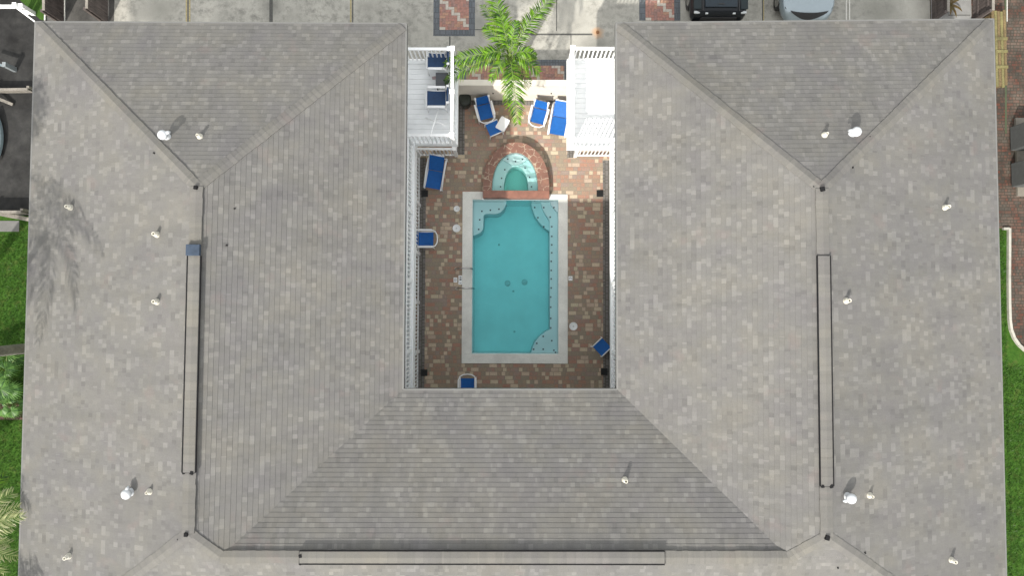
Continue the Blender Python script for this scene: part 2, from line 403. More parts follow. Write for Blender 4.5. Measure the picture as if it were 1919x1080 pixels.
    def build(s, name, mats, parent=None, bevel=0, smooth=False, weld=False):
        if weld: bmesh.ops.remove_doubles(s.bm, verts=s.bm.verts, dist=1e-4)
        bmesh.ops.recalc_face_normals(s.bm, faces=s.bm.faces) if weld else None
        me = bpy.data.meshes.new(name); s.bm.to_mesh(me); s.bm.free()
        for m in (mats if isinstance(mats, (list, tuple)) else [mats]): me.materials.append(m)
        if smooth:
            for p in me.polygons: p.use_smooth = True
        o = link(bpy.data.objects.new(name, me))
        if parent: o.parent = parent
        if bevel:
            md = o.modifiers.new('bevel', 'BEVEL'); md.width = bevel; md.segments = 2; md.limit_method = 'ANGLE'
        return o
def sheet(name, pts, z, mat, kind='structure'):
    b = MB(); area = sum(a[0]*c[1]-c[0]*a[1] for a, c in zip(pts, list(pts[1:])+[pts[0]]))
    if area < 0: pts = pts[::-1]
    b.face([(p[0], p[1], z) for p in pts]); o = b.build(name, mat)
    if kind: o['kind'] = kind
    return o
def rect(x0, y0, x1, y1): return [(x0, y0), (x1, y0), (x1, y1), (x0, y1)]

# ================================================================== roof geometry
HE, HR, HB = 5.9, 7.75, 7.458
A_nw = P(66, 40, HE); A_ni = P(762, 43, HE); V_l = P(756, 730, HE); V_r = P(1156, 730, HE)
B_ni = P(1154, 42, HE); B_ne = P(1862, 35, HE)
L_n = P(368, 349, HR); L_s = P(352, 1001, HR); R_n = P(1541, 353, HR); R_s = P(1550, 1007, HR)
K_l = P(413, 1045, HB); K_r = P(1478, 1046, HB)
YS = ((K_l.y+K_r.y)/2-.84*(L_s.y+R_s.y)/2)/.16; print('YS', YS)
a = P(35, 1080, HE); A_sw = Vector((A_nw.x+(a.x-A_nw.x)*(YS-A_nw.y)/(a.y-A_nw.y), YS, HE)); HL = A_sw+(L_s-A_sw)*((HB-HE)/(HR-HE)); HL.y = K_l.y
a = P(1886, 1080, HE); B_se = Vector((B_ne.x+(a.x-B_ne.x)*(YS-B_ne.y)/(a.y-B_ne.y), YS, HE)); HRr = B_se+(R_s-B_se)*((HB-HE)/(HR-HE)); HRr.y = K_r.y
BASEY = V_l.y
XI_L, XI_R = V_l.x, V_r.x

bld = empty('motel_building', (0, -4, 0))
tag(bld, 'large two storey U shaped building with grey shingle hip roofs around the pool courtyard', 'building')
bld.location = (0, 0, 0)

def lerp_poly(poly, z):
    for p, q in zip(poly, poly[1:]):
        if z <= q.z+1e-6:
            t = 0 if abs(q.z-p.z) < 1e-9 else (z-p.z)/(q.z-p.z)
            return p+(q-p)*max(0, min(1, t))
    return poly[-1].copy()

NC = 41; DZ = (HR-HE)/NC; BUTT = .0075
def slope(bm, left, right, down, seed):
    """left,right: polylines from eave to ridge; down: horizontal unit vector downslope"""
    z0 = left[0].z; z1 = min(left[-1].z, right[-1].z)
    k0 = int(round((z0-HE)/DZ-1e-6)); zs = []
    k = math.ceil((z0-HE)/DZ-1e-6); cur = z0
    levels = [z0]
    while HE+k*DZ < z1-1e-6:
        if HE+k*DZ > z0+1e-6: levels.append(HE+k*DZ)
        k += 1
    levels.append(z1)
    along = Vector((-down.y, down.x, 0))
    for a_, b_ in zip(levels, levels[1:]):
        kk = math.floor((a_-HE)/DZ+1e-4)
        l0, r0 = lerp_poly(left, a_), lerp_poly(right, a_); l1, r1 = lerp_poly(left, b_), lerp_poly(right, b_)
        f0 = (a_-HE)/DZ-kk; f1 = (b_-HE)/DZ-kk
        up0 = Vector((0, 0, BUTT*(1-f0))); up1 = Vector((0, 0, BUTT*(1-f1)))
        pts = [l0+up0, r0+up0, r1+up1, l1+up1]
        if (pts[2]-pts[3]).length < 1e-4: pts = pts[:3]
        uv = [(p.dot(along)+seed*17.3, kk+seed*100+(.02 if i < 2 else .97)) for i, p in enumerate(pts)]
        if (pts[1]-pts[0]).cross(pts[2]-pts[1]).z < 0: pts = pts[::-1]; uv = uv[::-1]
        bm.face(pts, uv)
        # butt edge of the course
        q = [l0, r0, r0+up0, l0+up0]
        nrm = (q[1]-q[0]).cross(q[2]-q[1])
        uq = [(p.dot(along)+seed*17.3, kk+seed*100+.02) for p in q]
        if nrm.dot(down) < 0: q = q[::-1]; uq = uq[::-1]
        bm.face(q, uq)
rb = MB()
E_, W_, N_, S_ = Vector((1,0,0)), Vector((-1,0,0)), Vector((0,1,0)), Vector((0,-1,0))
slope(rb, [A_nw, L_n], [A_ni, L_n], N_, 1)
slope(rb, [A_nw, L_n], [A_sw, HL, L_s], W_, 2)
slope(rb, [A_ni, L_n], [V_l, K_l, L_s], E_, 3)
slope(rb, [V_l, K_l], [V_r, K_r], N_, 4)
slope(rb, [B_ni, R_n], [V_r, K_r, R_s], W_, 5)
slope(rb, [B_ni, R_n], [B_ne, R_n], N_, 6)
slope(rb, [B_ne, R_n], [B_se, HRr, R_s], E_, 7)
hl, hr_ = HL, HRr
slope(rb, [A_sw, hl], [B_se, hr_], S_, 8)
slope(rb, [hl, L_s], [K_l, L_s], S_, 8)
slope(rb, [K_r, R_s], [hr_, R_s], S_, 8)
# sheathing edge / drip edge and soffit
eave = [A_nw, A_ni, V_l, V_r, B_ni, B_ne, B_se, A_sw]
roof = rb.build('roof', M['shingle'], bld)
fb = MB()
for p, q in zip(eave, eave[1:]+eave[:1]):
    d = (q-p).normalized(); out = Vector((-d.y, d.x, 0))
    for (h0, h1, o_) in ((-.20, .012, .012),):
        a0, a1 = p+out*o_+Vector((0,0,h0)), q+out*o_+Vector((0,0,h0))
        b0, b1 = p+out*o_+Vector((0,0,h1)), q+out*o_+Vector((0,0,h1))
        fb.face([a0, a1, b1, b0]); 
        c0, c1 = p-out*.03+Vector((0,0,h1+.006)), q-out*.03+Vector((0,0,h1+.006))
        fb.face([b0, b1, c1, c0])
        e0, e1 = p-out*.6+Vector((0,0,h0)), q-out*.6+Vector((0,0,h0)); fb.face([a0, e0, e1, a1])
fb.build('drip_edge', M['fascia'], roof)

# hip and ridge caps: overlapping folded pieces
def caps(name, p, q, w_=.14, step=.14, rise=.020, droop=.035):
    b = MB(); p = p+(q-p).normalized()*(.15 if p.z < HE+.01 else 0); d = q-p; L = d.length; d.normalize(); side = d.cross(Vector((0,0,1))).normalized()
    n = max(1, int(L/step)); sd_ = random.random()*100
    for i in range(n):
        s0, s1 = L*i/n, L*(i+1)/n
        wl = w_*(1+random.uniform(-.05, .05)); wr = w_*(1+random.uniform(-.05, .05))
        lo, hi = Vector((0,0,rise+.005)), Vector((0,0,rise))
        c0, c1 = p+d*s0+lo, p+d*s1+hi
        l0, l1 = c0-side*wl-Vector((0,0,droop)), c1-side*wl-Vector((0,0,droop))
        r0, r1 = c0+side*wr-Vector((0,0,droop)), c1+side*wr-Vector((0,0,droop))
        u = [(sd_, i+.1), (sd_, i+.9), (sd_+.1, i+.9), (sd_+.1, i+.1)]
        b.face([l0, c0, c1, l1][::-1], u); b.face([c0, r0, r1, c1][::-1], u)
        dn = Vector((0,0,-.03))
        for x, y in ((l0, c0), (c0, r0)): b.face([x+dn, y+dn, y, x], u)
        b.face([l0+dn, l0, l1, l1+dn], u); b.face([r0, r0+dn, r1+dn, r1], u)
    return b.build(name, M['cap'], roof)
caps('hip_cap', A_nw, L_n); caps('hip_cap', A_ni, L_n); caps('hip_cap', B_ni, R_n); caps('hip_cap', B_ne, R_n)
caps('hip_cap', K_l, L_s); caps('hip_cap', K_r, R_s); caps('hip_cap', HL, L_s); caps('hip_cap', HRr, R_s); caps('hip_cap', A_sw, HL); caps('hip_cap', B_se, HRr)
caps('ridge_cap', L_s, L_n, .15, droop=.03); caps('ridge_cap', R_s, R_n, .15, droop=.03); caps('ridge_cap', K_l, K_r, .15, droop=.03)

def on_line(p, q, t): return p+(q-p)*t
def ridge_vent(p, q, endcap=None):
    d = (q-p).normalized(); side = d.cross(Vector((0,0,1))).normalized(); L = (q-p).length
    b = MB(); hw, h_ = .145, .042; sd_ = random.random()*50
    n = int(L/.21)
    for i in range(n):
        s0, s1 = L*i/n, L*(i+1)/n
        c0 = p+d*s0+Vector((0,0,h_+.016)); c1 = p+d*s1+Vector((0,0,h_+.013))
        l0, l1, r0, r1 = c0-side*hw-Vector((0,0,.025)), c1-side*hw-Vector((0,0,.025)), c0+side*hw-Vector((0,0,.025)), c1+side*hw-Vector((0,0,.025))
        u = [(sd_, i+.1), (sd_, i+.9), (sd_+.1, i+.9), (sd_+.1, i+.1)]
        b.face([l0, c0, c1, l1][::-1], u); b.face([c0, r0, r1, c1][::-1], u)
    o = b.build('ridge_vent', M['cap'], roof)
    k = MB()
    for sg in (-1, 1):
        k.beam(p+side*sg*(hw+.012)+Vector((0,0,h_*.5)), q+side*sg*(hw+.012)+Vector((0,0,h_*.5)), .026, h_)
    for e in (p, q):
        k.beam(e-side*hw+Vector((0,0,h_*.45-.01)), e+side*hw+Vector((0,0,h_*.45-.01)), .03, h_*.9)
    k.build('vent_mesh_edge', M['ridge_dark'], roof)
    if endcap:
        e = MB(); m = endcap[1]; s0 = endcap[0]
        e.beam(p+Vector((0,0,.075)), p-d*s0+Vector((0,0,.075)), .33, .09); e.build('vent_end_cap', m, roof, bevel=.012)
lt = lambda py: (py-349)/(1001-349)
ridge_vent(on_line(L_n, L_s, lt(482)), on_line(L_n, L_s, lt(888)), (.27, M['ridge_end']))
rt = lambda py: (py-353)/(1007-353)
ridge_vent(on_line(R_n, R_s, rt(482)), on_line(R_n, R_s, rt(913)))
bt_ = lambda px: (px-413)/(1478-413)
ridge_vent(on_line(K_l, K_r, bt_(562)), on_line(K_l, K_r, bt_(1245)))
# small dark ends of the vent strips and sealant blobs at the apexes
def roof_z(x, y):
    """height of the shingles at a plan point"""
    deps = bpy.context.evaluated_depsgraph_get()
    ok, loc, n, idx = roof.ray_cast(Vector((x, y, 12)), Vector((0, 0, -1)))
    return (loc.z, n) if ok else (HE, Vector((0,0,1)))
bpy.context.view_layer.update()
def roof_pt(px, py):
    d = (P(px, py, 0)-cam.location).normalized()
    ok, loc, n, idx = roof.ray_cast(Vector(cam.location), d)
    return loc, n
for px, py, r_ in ((368, 352, .042), (1540, 355, .05), (350, 1002, .042), (1549, 1008, .05), (346, 886, .03), (361, 886, .04), (564, 1042, .035), (564, 1056, .03), (1540, 911, .035), (1556, 911, .04)):
    p, n = roof_pt(px, py); b = MB()
    b.box((-r_, -r_*1.1, -.02), (r_, r_*1.1, .075)); o = b.build('sealant_patch', M['ridge_dark'], roof, bevel=.01)
    o.location = p; o.rotation_euler = (0, 0, random.uniform(-.4, .4))
for px, py in ((425, 460), (440, 391), (289, 287), (1630, 257), (1598, 314), (1525, 350), (351, 938), (334, 1012), (1538, 997), (1553, 999), (1570, 1065), (1621, 1037), (1470, 1050)):
    p, n = roof_pt(px, py); b = MB(); b.box((-.016, -.022, -.01), (.016, .022, .02)); o = b.build('lifted_nail', M['ridge_dark'], roof); o.location = p; o.rotation_euler = (0, 0, random.uniform(0, 3))

# plumbing vents and gooseneck vents
def pipe_vent():
    r = bpy.data.objects.new('plumbing_vent', None)
    return r
def mk_pipe(px, py, h_=.30, r_=.045, lean=(0, 0)):
    # the pipe base is found so that its top shows at the given spot
    p, n = roof_pt(px, py)
    b = MB(); b.lathe((0, 0, 0), [(.078, -.03), (.078, .02), (.062, .05), (r_*1.25, .08), (r_*1.25, .11)], 20)
    fl = b.build('vent_flange', M['pvc'] if random.random() < .7 else M['flash'], roof); fl.location = p
    c = MB()
    prof = [(r_, -.05), (r_, h_), (r_*.68, h_), (r_*.68, h_-.12)]
    c.lathe((0, 0, 0), prof, 18, cap=False); c.build('vent_pipe', M['pvc'], fl)
    d = MB(); d.lathe((0, 0, 0), [(r_*.67, h_-.10), (r_*.67, h_-.095)], 14); d.build('vent_opening', M['black'], fl)
for px, py in ((133, 389), (295, 440), (295, 566), (130, 1043), (1770, 389), (1585, 564), (1782, 1050), (1171, 900), (375, 256), (1545, 253), (281, 922), (1629, 929)):
    small = (px, py) in ((375, 256), (1545, 253), (281, 922), (1629, 929))
    mk_pipe(px, py, .20 if not small else .17, .045 if not small else .036)
def mk_goose(px, py, ang):
    p, n = roof_pt(px, py)
    b = MB(); b.lathe((0, 0, 0), [(.10, -.03), (.10, .015), (.075, .04), (.07, .20)], 20)
    fl = b.build('vent_flashing', M['flash'], roof); fl.location = p
    c = MB(); c.lathe((0, 0, .17), [(.09, 0), (.118, .02), (.12, .07), (.09, .12), (.04, .14)], 20)
    c.build('vent_hood', M['flash'], fl)
    d = MB(); v = Vector((math.cos(ang), math.sin(ang), 0))
    d.tube([v*.08+Vector((0, 0, .22)), v*.15+Vector((0, 0, .22)), v*.18+Vector((0, 0, .18))], [.05, .04, .03], 12)
    d.build('vent_spout', M['flash'], fl)
mk_goose(313, 257, R(25)); mk_goose(1597, 251, R(170)); mk_goose(246, 923, R(80)); mk_goose(1587, 931, R(200))

# ================================================================== walls, galleries, balconies
wb = MB()
YN_W = A_ni.y-.55
def wallbox(x0, y0, x1, y1): wb.box((x0, y0, 0), (x1, y1, HE-.19))
GL, GR, GS = -4.55, 4.65, -3.6          # court-side wall faces behind the galleries
wallbox(A_nw.x+.55, YS+.5, GL, YN_W); wallbox(GR, YS+.5, B_ne.x-.55, B_ni.y-.6); wallbox(GL+.002, YS+.502, GR-.002, GS)
walls = wb.build('wall', M['wallpaint'], bld)
# doors and windows on the court sides, upper and lower
for lvl in (.02, 3.02):
    for i, y in enumerate((-2.2, .9, 4.0)):
        for sx, X in ((1, GL), (-1, GR)):
            b = MB(); b.box((X, y-.45, lvl), (X+.05*sx, y+.45, lvl+2.05)) if sx > 0 else b.box((X-.05, y-.45, lvl), (X, y+.45, lvl+2.05))
            d = b.build('door', M['door'], bld)
            k = MB(); k.lathe((X+.08*sx, y+.36, lvl+1.0), [(.03, 0), (.03, .05)], 10); k.build('handle', M['chrome'], d)
            b = MB(); xx = sorted((X, X+.06*sx)); b.box((xx[0], y+.75, lvl+.9), (xx[1], y+1.95, lvl+2.0)); wd = b.build('window', M['white'], bld)
            xx = sorted((X+.055*sx, X+.066*sx)); k = MB(); k.box((xx[0], y+.82, lvl+.97), (xx[1], y+1.88, lvl+1.93)); k.build('pane', M['glass'], wd)
    for x in (-2.6, 0.2, 3.0):
        b = MB(); b.box((x-.45, GS, lvl), (x+.45, GS+.05, lvl+2.05)); d = b.build('door', M['door'], bld)
        k = MB(); k.lathe((x+.36, GS+.08, lvl+1.0), [(.03, 0), (.03, .05)], 10); k.build('handle', M['chrome'], d)

ZD = 3.0
# balcony plan (left / right)
LBX, RBX = P(847, 170, 3.9).x+.03, P(1073, 170, 3.9).x-.02
LBN, LBS = P(800, 91, 4).y+.02, P(800, 248, 4).y-.1
RBN, RBS = P(1115, 90, 4).y+.02, P(1115, 255, 4).y-.12
SX_L, SX_R = P(776, 500, 2.9).x, P(1144, 500, 2.9).x
def slab(name, x0, y0, x1, y1):
    b = MB(); b.box((x0, y0, ZD-.28), (x1, y1, ZD-.035)); s = b.build(name, M['white'], bld)
    return s
slab('gallery_slab', GL+.003, GS+.003, SX_L, LBS-.001); slab('gallery_slab', SX_R, GS+.003, GR-.003, RBS-.001)
slab('gallery_slab', SX_L+.001, GS+.004, SX_R-.001, -2.55)
slab('balcony_slab', GL+.003, LBS, LBX+.07, LBN+.05); slab('balcony_slab', RBX-.07, RBS, GR-.003, RBN+.05)
def boards(x0, y0, x1, y1, step, along='x'):
    b = MB(); n = int(round((y1-y0)/step)) if along == 'x' else int(round((x1-x0)/step))
    for i in range(n):
        g = .006; dz = random.uniform(-.002, .002)
        if along == 'x': b.box((x0, y0+(y1-y0)*i/n+g/2, ZD-.034), (x1, y0+(y1-y0)*(i+1)/n-g/2, ZD+dz))
        else: b.box((x0+(x1-x0)*i/n+g/2, y0, ZD-.034), (x0+(x1-x0)*(i+1)/n-g/2, y1, ZD+dz))
    return b.build('deck_boards', M['deckwhite'], bld)
boards(GL+.01, LBS+.002, LBX+.06, LBN+.04, .16); boards(RBX-.06, RBS+.002, GR-.01, RBN+.04, .16)
boards(GL+.01, GS+.01, SX_L-.005, LBS-.004, .16, 'y'); boards(SX_R+.005, GS+.01, GR-.01, RBS-.004, .16, 'y')

def railing(p, q, z, h_=1.0, sp=.125, topw=.085, post0=True, post1=True, mid=0):
    p, q = Vector((p[0], p[1], z)), Vector((q[0], q[1], z)); d = q-p; L = d.length; d.normalize()
    ang = math.atan2(d.y, d.x)
    b = MB(); b.beam(p+Vector((0,0,h_-.025)), q+Vector((0,0,h_-.025)), topw, .05)
    o = b.build('railing', M['white'], bld, bevel=.006)
    b = MB(); b.beam(p+Vector((0,0,.10)), q+Vector((0,0,.10)), .05, .05); b.build('bottom_rail', M['white'], o)
    n = int(L/sp); k = MB()
    for i in range(1, n):
        c = p+d*(L*i/n); Mx = Matrix.Translation(c) @ Matrix.Rotation(ang, 4, 'Z')
        k.box((-.019, -.019, .12), (.019, .019, h_-.048), Mx)
    k.build('balusters', M['white'], o)
    pts = ([p] if post0 else [])+([q] if post1 else [])+[p+d*L*(i+1)/(mid+1) for i in range(mid)]
    for c in pts:
        t = MB(); Mx = Matrix.Translation(c) @ Matrix.Rotation(ang, 4, 'Z')
        t.box((-.055, -.055, 0), (.055, .055, h_+.03), Mx); t.box((-.07, -.07, h_+.032), (.07, .07, h_+.055), Mx)
        t.build('post', M['white'], o)
    return o
# upper railings
wl, wr = GL+.02, GR-.02
UX_L, UX_R = P(761, 500, 3.98).x, P(1158, 500, 3.98).x
railing((GL+.1, LBN-.02), (LBX-.02, LBN-.02), ZD); railing((LBX-.02, LBN-.09), (LBX-.02, LBS+.09), ZD, post0=False, post1=False, mid=1)
railing((UX_L, LBS+.02), (LBX-.02, LBS+.02), ZD)
railing((UX_L, LBS-.05), (UX_L, -3.2), ZD, post0=False, mid=3)
railing((RBX+.02, RBN-.02), (GR-.1, RBN-.02), ZD); railing((RBX+.02, RBN-.09), (RBX+.02, RBS+.09), ZD, post0=False, post1=False, mid=1)
railing((RBX+.02, RBS+.02), (UX_R, RBS+.02), ZD)
railing((UX_R, RBS-.05), (UX_R, -3.2), ZD, post0=False, mid=3)
railing((UX_L+.1, -3.2), (UX_R-.1, -3.2), ZD, post0=False, post1=False, mid=3)
# ground level railings
GX_L = P(784, 500, .1).x
GY_L = P(800, 291, .05).y; GXB = P(856, 250, .3).x
railing((GX_L, GY_L), (GXB-.03, GY_L), .0); railing((GXB-.03, GY_L+.08), (GXB-.03, P(856, 190, 0).y-.1), .0, post0=False)
railing((GX_L, GY_L-.08), (GX_L, -3.0), .0, post0=False, mid=4)
RY = P(1110, 292, .05).y; RX0 = P(1079, 290, .3).x
railing((RX0, RY), (P(1149, 290, .3).x, RY), .0)
railing((RX0, RY+.08), (RX0, P(1079, 195, 0).y), .0, post0=False)
# ================================================================== ground
cy0 = P(900, 188, 0).y                      # foot of the cream wall
sheet('ground', rect(-150, -150, 150, 150), -.012, M.setdefault('earth', mat_grass('far_ground', f=.6))) if False else None
# the ground sheet has openings where the pool and spa are dug in
pool_in = [P(885, 374, 0), P(1047, 374, 0), P(1047, 664, 0), P(885, 664, 0)]
PX0, PX1 = pool_in[0].x, pool_in[1].x; PY1, PY0 = pool_in[0].y, pool_in[2].y
SPX0, SPX1 = P(905, 355, .3).x, P(1030, 355, .3).x
SY0 = P(960, 373, .3).y; SY1 = P(960, 266, .35).y
HS = .32
def ell(pxc, pyb, ax, ay, h_, n=28):
    c = P(pxc, pyb, h_); s_ = (CAMH-h_)/FPX
    return [(c.x+ax*s_*math.cos(math.pi*i/n), c.y+ay*s_*max(0, math.sin(math.pi*i/n))**.85) for i in range(n+1)]
outer = ell(967.5, 357, 62.5, 92, HS); inner = ell(965, 357, 43.5, 72, HS)
def grid_sheet(name, outer_, hole, z, mat):
    """sheet with openings for the pool basin and the arched tub"""
    (X0, Y0, X1, Y1), (x0, y0, x1, y1) = outer_, hole
    cen = (inner[0][0]+inner[-1][0])/2; arc_ = [(cen+(p[0]-cen)*1.06, p[1]+.03) for p in inner]
    b = MB(); yt = arc_[0][1]; ax1, ax0 = arc_[0][0], arc_[-1][0]
    def q(*r_): b.face([(r_[0], r_[1], z), (r_[2], r_[1], z), (r_[2], r_[3], z), (r_[0], r_[3], z)])
    q(X0, Y0, X1, y0); q(X0, y0, x0, y1); q(x1, y0, X1, y1)
    q(X0, y1, ax0, yt); q(ax1, y1, X1, yt); q(X0, yt, ax0, Y1); q(ax1, yt, X1, Y1)
    for p, r_ in zip(arc_, arc_[1:]): b.face([(r_[0], r_[1], z), (p[0], p[1], z), (p[0], Y1, z), (r_[0], Y1, z)])
    o = b.build(name, mat); o['kind'] = 'structure'; return o
grass_m = mat_grass('lawn_grass')
grid_sheet('ground', (-150, -150, 150, 150), (PX0-.1, PY0-.1, PX1+.1, PY1+.05), -.02, grass_m)
HY1 = SY0+.15
orange = P(1120, 60, 0)
conc = mat_concrete('parking_concrete', (.335, .325, .29), .8, spots=((orange.x, orange.y, .26, (.45, .22, .07), .9),
        (P(510, 10).x, P(510, 10).y, .5, (.10, .10, .09), .7), (P(300, 15).x, P(300, 15).y, .8, (.15, .15, .13), .6), (P(1640, 15).x, P(1640, 15).y, 1.3, (.12, .12, .10), .6), (P(1110, 95).x, P(1100, 95).y, .7, (.12, .12, .11), .7), (P(900, 40).x, P(900, 40).y, .6, (.16, .16, .15), .6)))
px_l, px_r = P(214, 20, 0).x, P(1743, 20, 0).x
sheet('parking_lot', rect(px_l, cy0+.3, px_r, 40), .0, conc)
# courtyard paving
grid_sheet('courtyard_paving', (-4.5, -3.55, 4.6, cy0+.32), (PX0-.1, PY0-.1, PX1+.1, PY1+.05), .004, M['paver'])
z2 = .008
BX_L, BX_L2 = P(784, 500, 0).x-.02, P(797, 500, 0).x
BX_R2, BX_R = P(1130, 500, 0).x, P(1146, 500, 0).x+.15
sheet('courtyard_border', rect(BX_L, -3.5, BX_L2, P(800, 296, 0).y), z2, M['paver_dark'])
sheet('courtyard_border', rect(BX_R2, -3.5, BX_R, P(1100, 300, 0).y), z2, M['paver_dark'])
e1, e2 = P(856, 200, 0).x, P(871, 200, 0).x
sheet('courtyard_border', rect(e1, P(800, 290, 0).y, e2, cy0), z2, M['paver_dark'])
f1, f2 = P(1063, 270, 0).x, P(1078, 270, 0).x
sheet('courtyard_border', rect(f1, P(1100, 296, 0).y, f2, cy0), z2, M['paver_dark'])
sheet('courtyard_border', rect(e2, cy0-.17, f1, cy0), z2+.004, M['paver_dark'])

# inset paved panels in the concrete
def herring(name, x0, y0, x1, y1, sides='LRBT', bw=.22):
    sheet(name, rect(x0, y0, x1, y1), .004, M['slate'])
    ix0 = x0+(bw if 'L' in sides else 0); ix1 = x1-(bw if 'R' in sides else 0); iy0 = y0+(bw if 'B' in sides else 0); iy1 = y1-(bw if 'T' in sides else 0)
    b = MB(); rnd = random.Random(int(abs(x0*100))); w_ = .105
    b.face([(ix0, iy0, .0065), (ix1, iy0, .0065), (ix1, iy1, .0065), (ix0, iy1, .0065)], mi=0)
    nx, ny = int((ix1-ix0)/w_)+1, int((iy1-iy0)/w_)+1
    for i in range(-2, nx+2):
        for j in range(-2, ny+2):
            k = (i-j) % 4
            if k == 0: q = (i*w_, j*w_, (i+2)*w_, (j+1)*w_)
            elif k == 2: q = (i*w_, (j-1)*w_, (i+1)*w_, (j+1)*w_) 
            else: continue
            X0, Y0, X1, Y1 = ix0+q[0]+.004, iy0+q[1]+.004, ix0+q[2]-.004, iy0+q[3]-.004
            X0, X1 = max(X0, ix0), min(X1, ix1); Y0, Y1 = max(Y0, iy0), min(Y1, iy1)
            if X1-X0 < .01 or Y1-Y0 < .01: continue
            # diagonal streaks of pale pavers among red ones
            s_ = (i+j)//2 % 5
            mi = 1+(3 if s_ == 0 else rnd.choice((0, 0, 1, 2)))
            b.face([(X0, Y0, .010), (X1, Y0, .010), (X1, Y1, .010), (X0, Y1, .010)], mi=mi)
    o = b.build(name.replace('border', 'pavers'), [M['joint'], M['pv_a'], M['pv_b'], M['pv_c'], M['pv_d']]); o['kind'] = 'structure'
M['joint'] = simple('sand_joint', (.16, .13, .11), .9)
M['pv_a'] = simple('red_paver', (.30, .155, .125), .85, var=.25, scale=14)
M['pv_b'] = simple('plum_paver', (.25, .15, .13), .85, var=.25, scale=14)
M['pv_c'] = simple('tan_red_paver', (.34, .20, .14), .85, var=.25, scale=14)
M['pv_d'] = simple('pale_paver', (.42, .38, .33), .85, var=.15, scale=14)
a, b2 = P(812, 67, 0), P(890, 67, 0); herring('panel_border', a.x, a.y, b2.x, 14.0, 'LRB')
a, b2 = P(1198, 38, 0), P(1275, 38, 0); herring('panel_border', a.x, a.y, b2.x, 14.0, 'LRB' if False else 'LR')
a, b2 = P(862, 111, 0), P(1069, 111, 0); herring('panel_border', a.x, cy0+.12, b2.x, a.y, 'LRT')

# expansion joints and parking lines
M['jointdark'] = simple('dark_joint', (.07, .07, .065), .9, var=.3, scale=20)
M['yellow'] = simple('worn_yellow_paint', (.30, .25, .13), .8, var=.35, scale=25)
M['whitepaint'] = simple('worn_white_paint', (.5, .49, .45), .8, var=.2, scale=25)
def strip(name, p0, p1, w_, m, z=.005):
    p0, p1 = P(*p0), P(*p1); d = (p1-p0).normalized(); s_ = Vector((-d.y, d.x, 0))*w_/2
    b = MB(); pts = [p0+s_, p1+s_, p1-s_, p0-s_]
    if (pts[1]-pts[0]).cross(pts[2]-pts[1]).z < 0: pts = pts[::-1]
    b.face([(q.x, q.y, z) for q in pts]); o = b.build(name, m); o['kind'] = 'structure'
for px in (843,): strip('expansion_joint', (px, 68), (px, 120), .045, M['jointdark'])
strip('expansion_joint', (1043, -60), (1043, 58), .03, M['jointdark']); strip('expansion_joint', (1070, 66), (1070, 112), .025, M['jointdark'])
strip('expansion_joint', (984, 64), (1110, 64), .06, M['jointdark']); strip('expansion_joint', (890, 55), (930, 55), .03, M['jointdark'])
strip('expansion_joint', (508, -60), (508, 60), .12, M['jointdark'])
for px in (349.5, 355.5): strip('parking_line', (px, -80), (px, 60), .05, M['yellow'])
strip('expansion_joint', (352.5, -80), (352.5, 60), .04, M['jointdark'])
strip('parking_line', (657.5, -80), (657.5, 60), .05, M['yellow']); strip('expansion_joint', (661, -80), (661, 60), .04, M['jointdark'])
strip('parking_line', (1431, -80), (1431, 60), .035, M['yellow']); strip('expansion_joint', (1429, -80), (1429, 60), .03, M['jointdark'])
for px in (1586, 1592): strip('parking_line', (px, -80), (px, 60), .04, M['whitepaint'])
b = MB(); b.lathe((orange.x, orange.y, .002), [(.06, 0), (.06, .012), (.05, .016)], 20)
o = tag(b.build('cleanout_cap', simple('rusty_metal', (.20, .085, .03), .7, var=.3, scale=30)), 'small round rusty cap in an orange stain on the concrete above the right balcony', 'drain cap')

# west side: dark asphalt, lawn; east side: brick drive
asph = mat_asphalt('old_asphalt')
XA = P(66, 200, 0).x+6
ya = P(20, 404, 0).y
sheet('asphalt_drive', rect(-60, ya, px_l-2.4, P(90, -2, 0).y+.3), -.004, asph)
gl = [P(38, 0), P(75, 36), P(83, 38), P(96, -60), P(20, -60)]
sheet('lawn', [(p.x, p.y) for p in gl], .004, mat_grass('dark_lawn', (.03, .075, .012), (.05, .10, .02), f=.1))
sheet('asphalt_drive', rect(px_l-2.39, P(90, 50, 0).y-1.5, px_l-.002, 40), -.006, mat_asphalt('side_asphalt', (.07, .068, .065)))
XB = P(1872, 250, 0).x-5
yb = P(1900, 428, 0).y
brick = M['brick_drive']
sheet('brick_driveway', rect(px_r+.01, yb, 60, 40), -.004, brick)
# curved kerb between brick drive and lawn on the east
kp = [P(1889.5, 428), P(1889.5, 470), P(1889, 520), P(1889.5, 570), P(1890.5, 600), P(1893, 618), P(1899, 634), P(1908, 647), P(1919, 657), P(1945, 672), P(2000, 690), P(2120, 700)]
sheet('brick_driveway', [(p.x, p.y) for p in kp]+[(60, kp[-1].y), (60, yb)], -.003, brick)
kb = MB()
for p, q in zip(kp, kp[1:]): kb.beam(p+Vector((0,0,.03)), q+Vector((0,0,.03)), .085, .12)
kb.beam(P(1878, 429)+Vector((0,0,.028)), P(1889, 429)+Vector((0,0,.028)), .08, .115)
o = kb.build('kerb', mat_concrete('kerb_concrete', (.34, .33, .29), .4)); o['kind'] = 'structure'

